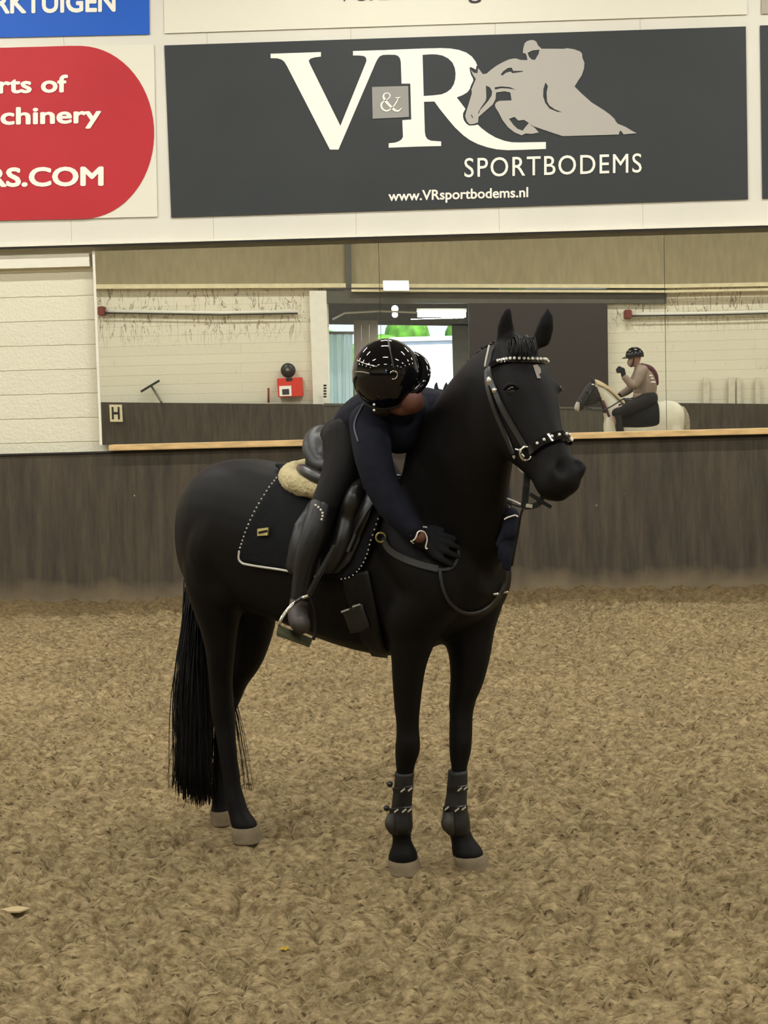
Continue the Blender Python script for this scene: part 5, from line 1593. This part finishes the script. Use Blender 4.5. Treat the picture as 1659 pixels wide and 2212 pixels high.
for L, s in ((LR, 1), (LL, -1)):
    g = MB(); limb(g, L[2:] , [.072, .062, .046]); limb(g, [L[4], L[4] + [-.08, s * .01, -.05], L[4] + [-.17, s * .02, -.06]], [.046, .045, .036])
    union('riding_boot', g, .012, 4, M_rboot, man)
def small_glove(w, pal, tipdir, nd):
    g = MB(); limb(g, [w, pal], [.038, .040])
    for k in range(4):
        o_ = nd * (k - 1.5) * .022
        limb(g, [pal + o_ * .6, pal + tipdir * .06 + o_, pal + tipdir * (.10 - .008 * abs(k - 1.5)) + o_], [.016, .014, .011], 3, 8)
    limb(g, [pal, pal - nd * .05 + tipdir * .02, pal - nd * .06 + tipdir * .06], [.016, .014, .011], 3, 8)
    return union('glove', g, .007, 2, M_glove, man)
small_glove(wp(1343, 814, .25), wp(1340, 800, .24), np.array([-.95, 0, -.1]), np.array([.1, .3, -.9]))
small_glove(wp(1343, 852, -.12), wp(1337, 857, -.08), np.array([-.8, .4, -.3]), np.array([0, .5, -.8]))
h2 = MB()
rr_ = []
for ph in np.linspace(.05, 1.75, 14):
    rr_.append([hc + np.array([-.145 * math.sin(ph) * math.cos(w), .12 * math.sin(ph) * math.sin(w), .135 * math.cos(ph) + .0]) for w in np.linspace(0, 2 * math.pi, 28, endpoint=False)])
h2.rings(rr_ + [[hc + (p - hc) * .93 for p in r] for r in rr_[::-1]])
hl2 = h2.obj('helmet', M_helmet, man, True)
pk = MB()
pk.rings([[hc + np.array([-.13 * math.cos(t), .11 * math.sin(t), -.005]), hc + np.array([-.13 * math.cos(t) - .07 * math.cos(t * 1.4) ** 2, .11 * math.sin(t), -.035]), hc + np.array([-.13 * math.cos(t) - .07 * math.cos(t * 1.4) ** 2, .11 * math.sin(t), -.043]), hc + np.array([-.125 * math.cos(t), .105 * math.sin(t), -.018])] for t in np.linspace(-1.0, 1.0, 13)])
pk.obj('helmet_peak', M_helmet, hl2, True)
MB().ribbon(spline([hc + [-.03, .112, -.02], wp(1366, 785, .075), wp(1362, 793, .02)], 4), [AY] * 9, .02, .004).obj('chin_harness', M_leather2, hl2)

# ================================================================ small things on the sand
def ground_point(u, v):
    d = ray(u, v)
    t = -EYE[2] / d[2]
    p = EYE + d * t
    return np.array([p[0], p[1], float(sand_height(np.array([p[0]]), np.array([p[1]]))[0])])
g = ground_point(615, 2052)
lf = MB()
for a in range(5):
    w = a * 1.2566
    c = g + np.array([.009 * math.cos(w), .009 * math.sin(w), .012])
    lf.ball(c, [.008, .006, .002], 8, 5, [[math.cos(w), math.sin(w), 0], [-math.sin(w), math.cos(w), 0], [0, 0, 1]])
lf.ball(g + [0, 0, .013], .004, 8, 5)
o = lf.obj('yellow_flower', mat('yellow_petal', srgb(150, 126, 14), rough=.6), None, True)
tagp(o, 'tiny yellow flower head lying on the sand in front of the horse', 'flower')
g = ground_point(28, 1962)
o = MB().prism([g + np.array(q) for q in [(-.05, -.02, .012), (.03, -.03, .014), (.06, .0, .016), (.02, .022, .016), (-.05, .018, .014)]], (0, 0, .006)).obj('wood_chip', mat('pale_chip', srgb(160, 142, 104), rough=.8), None, False, .002)
tagp(o, 'flat pale wood chip on the sand at the left edge of the photo', 'wood chip')
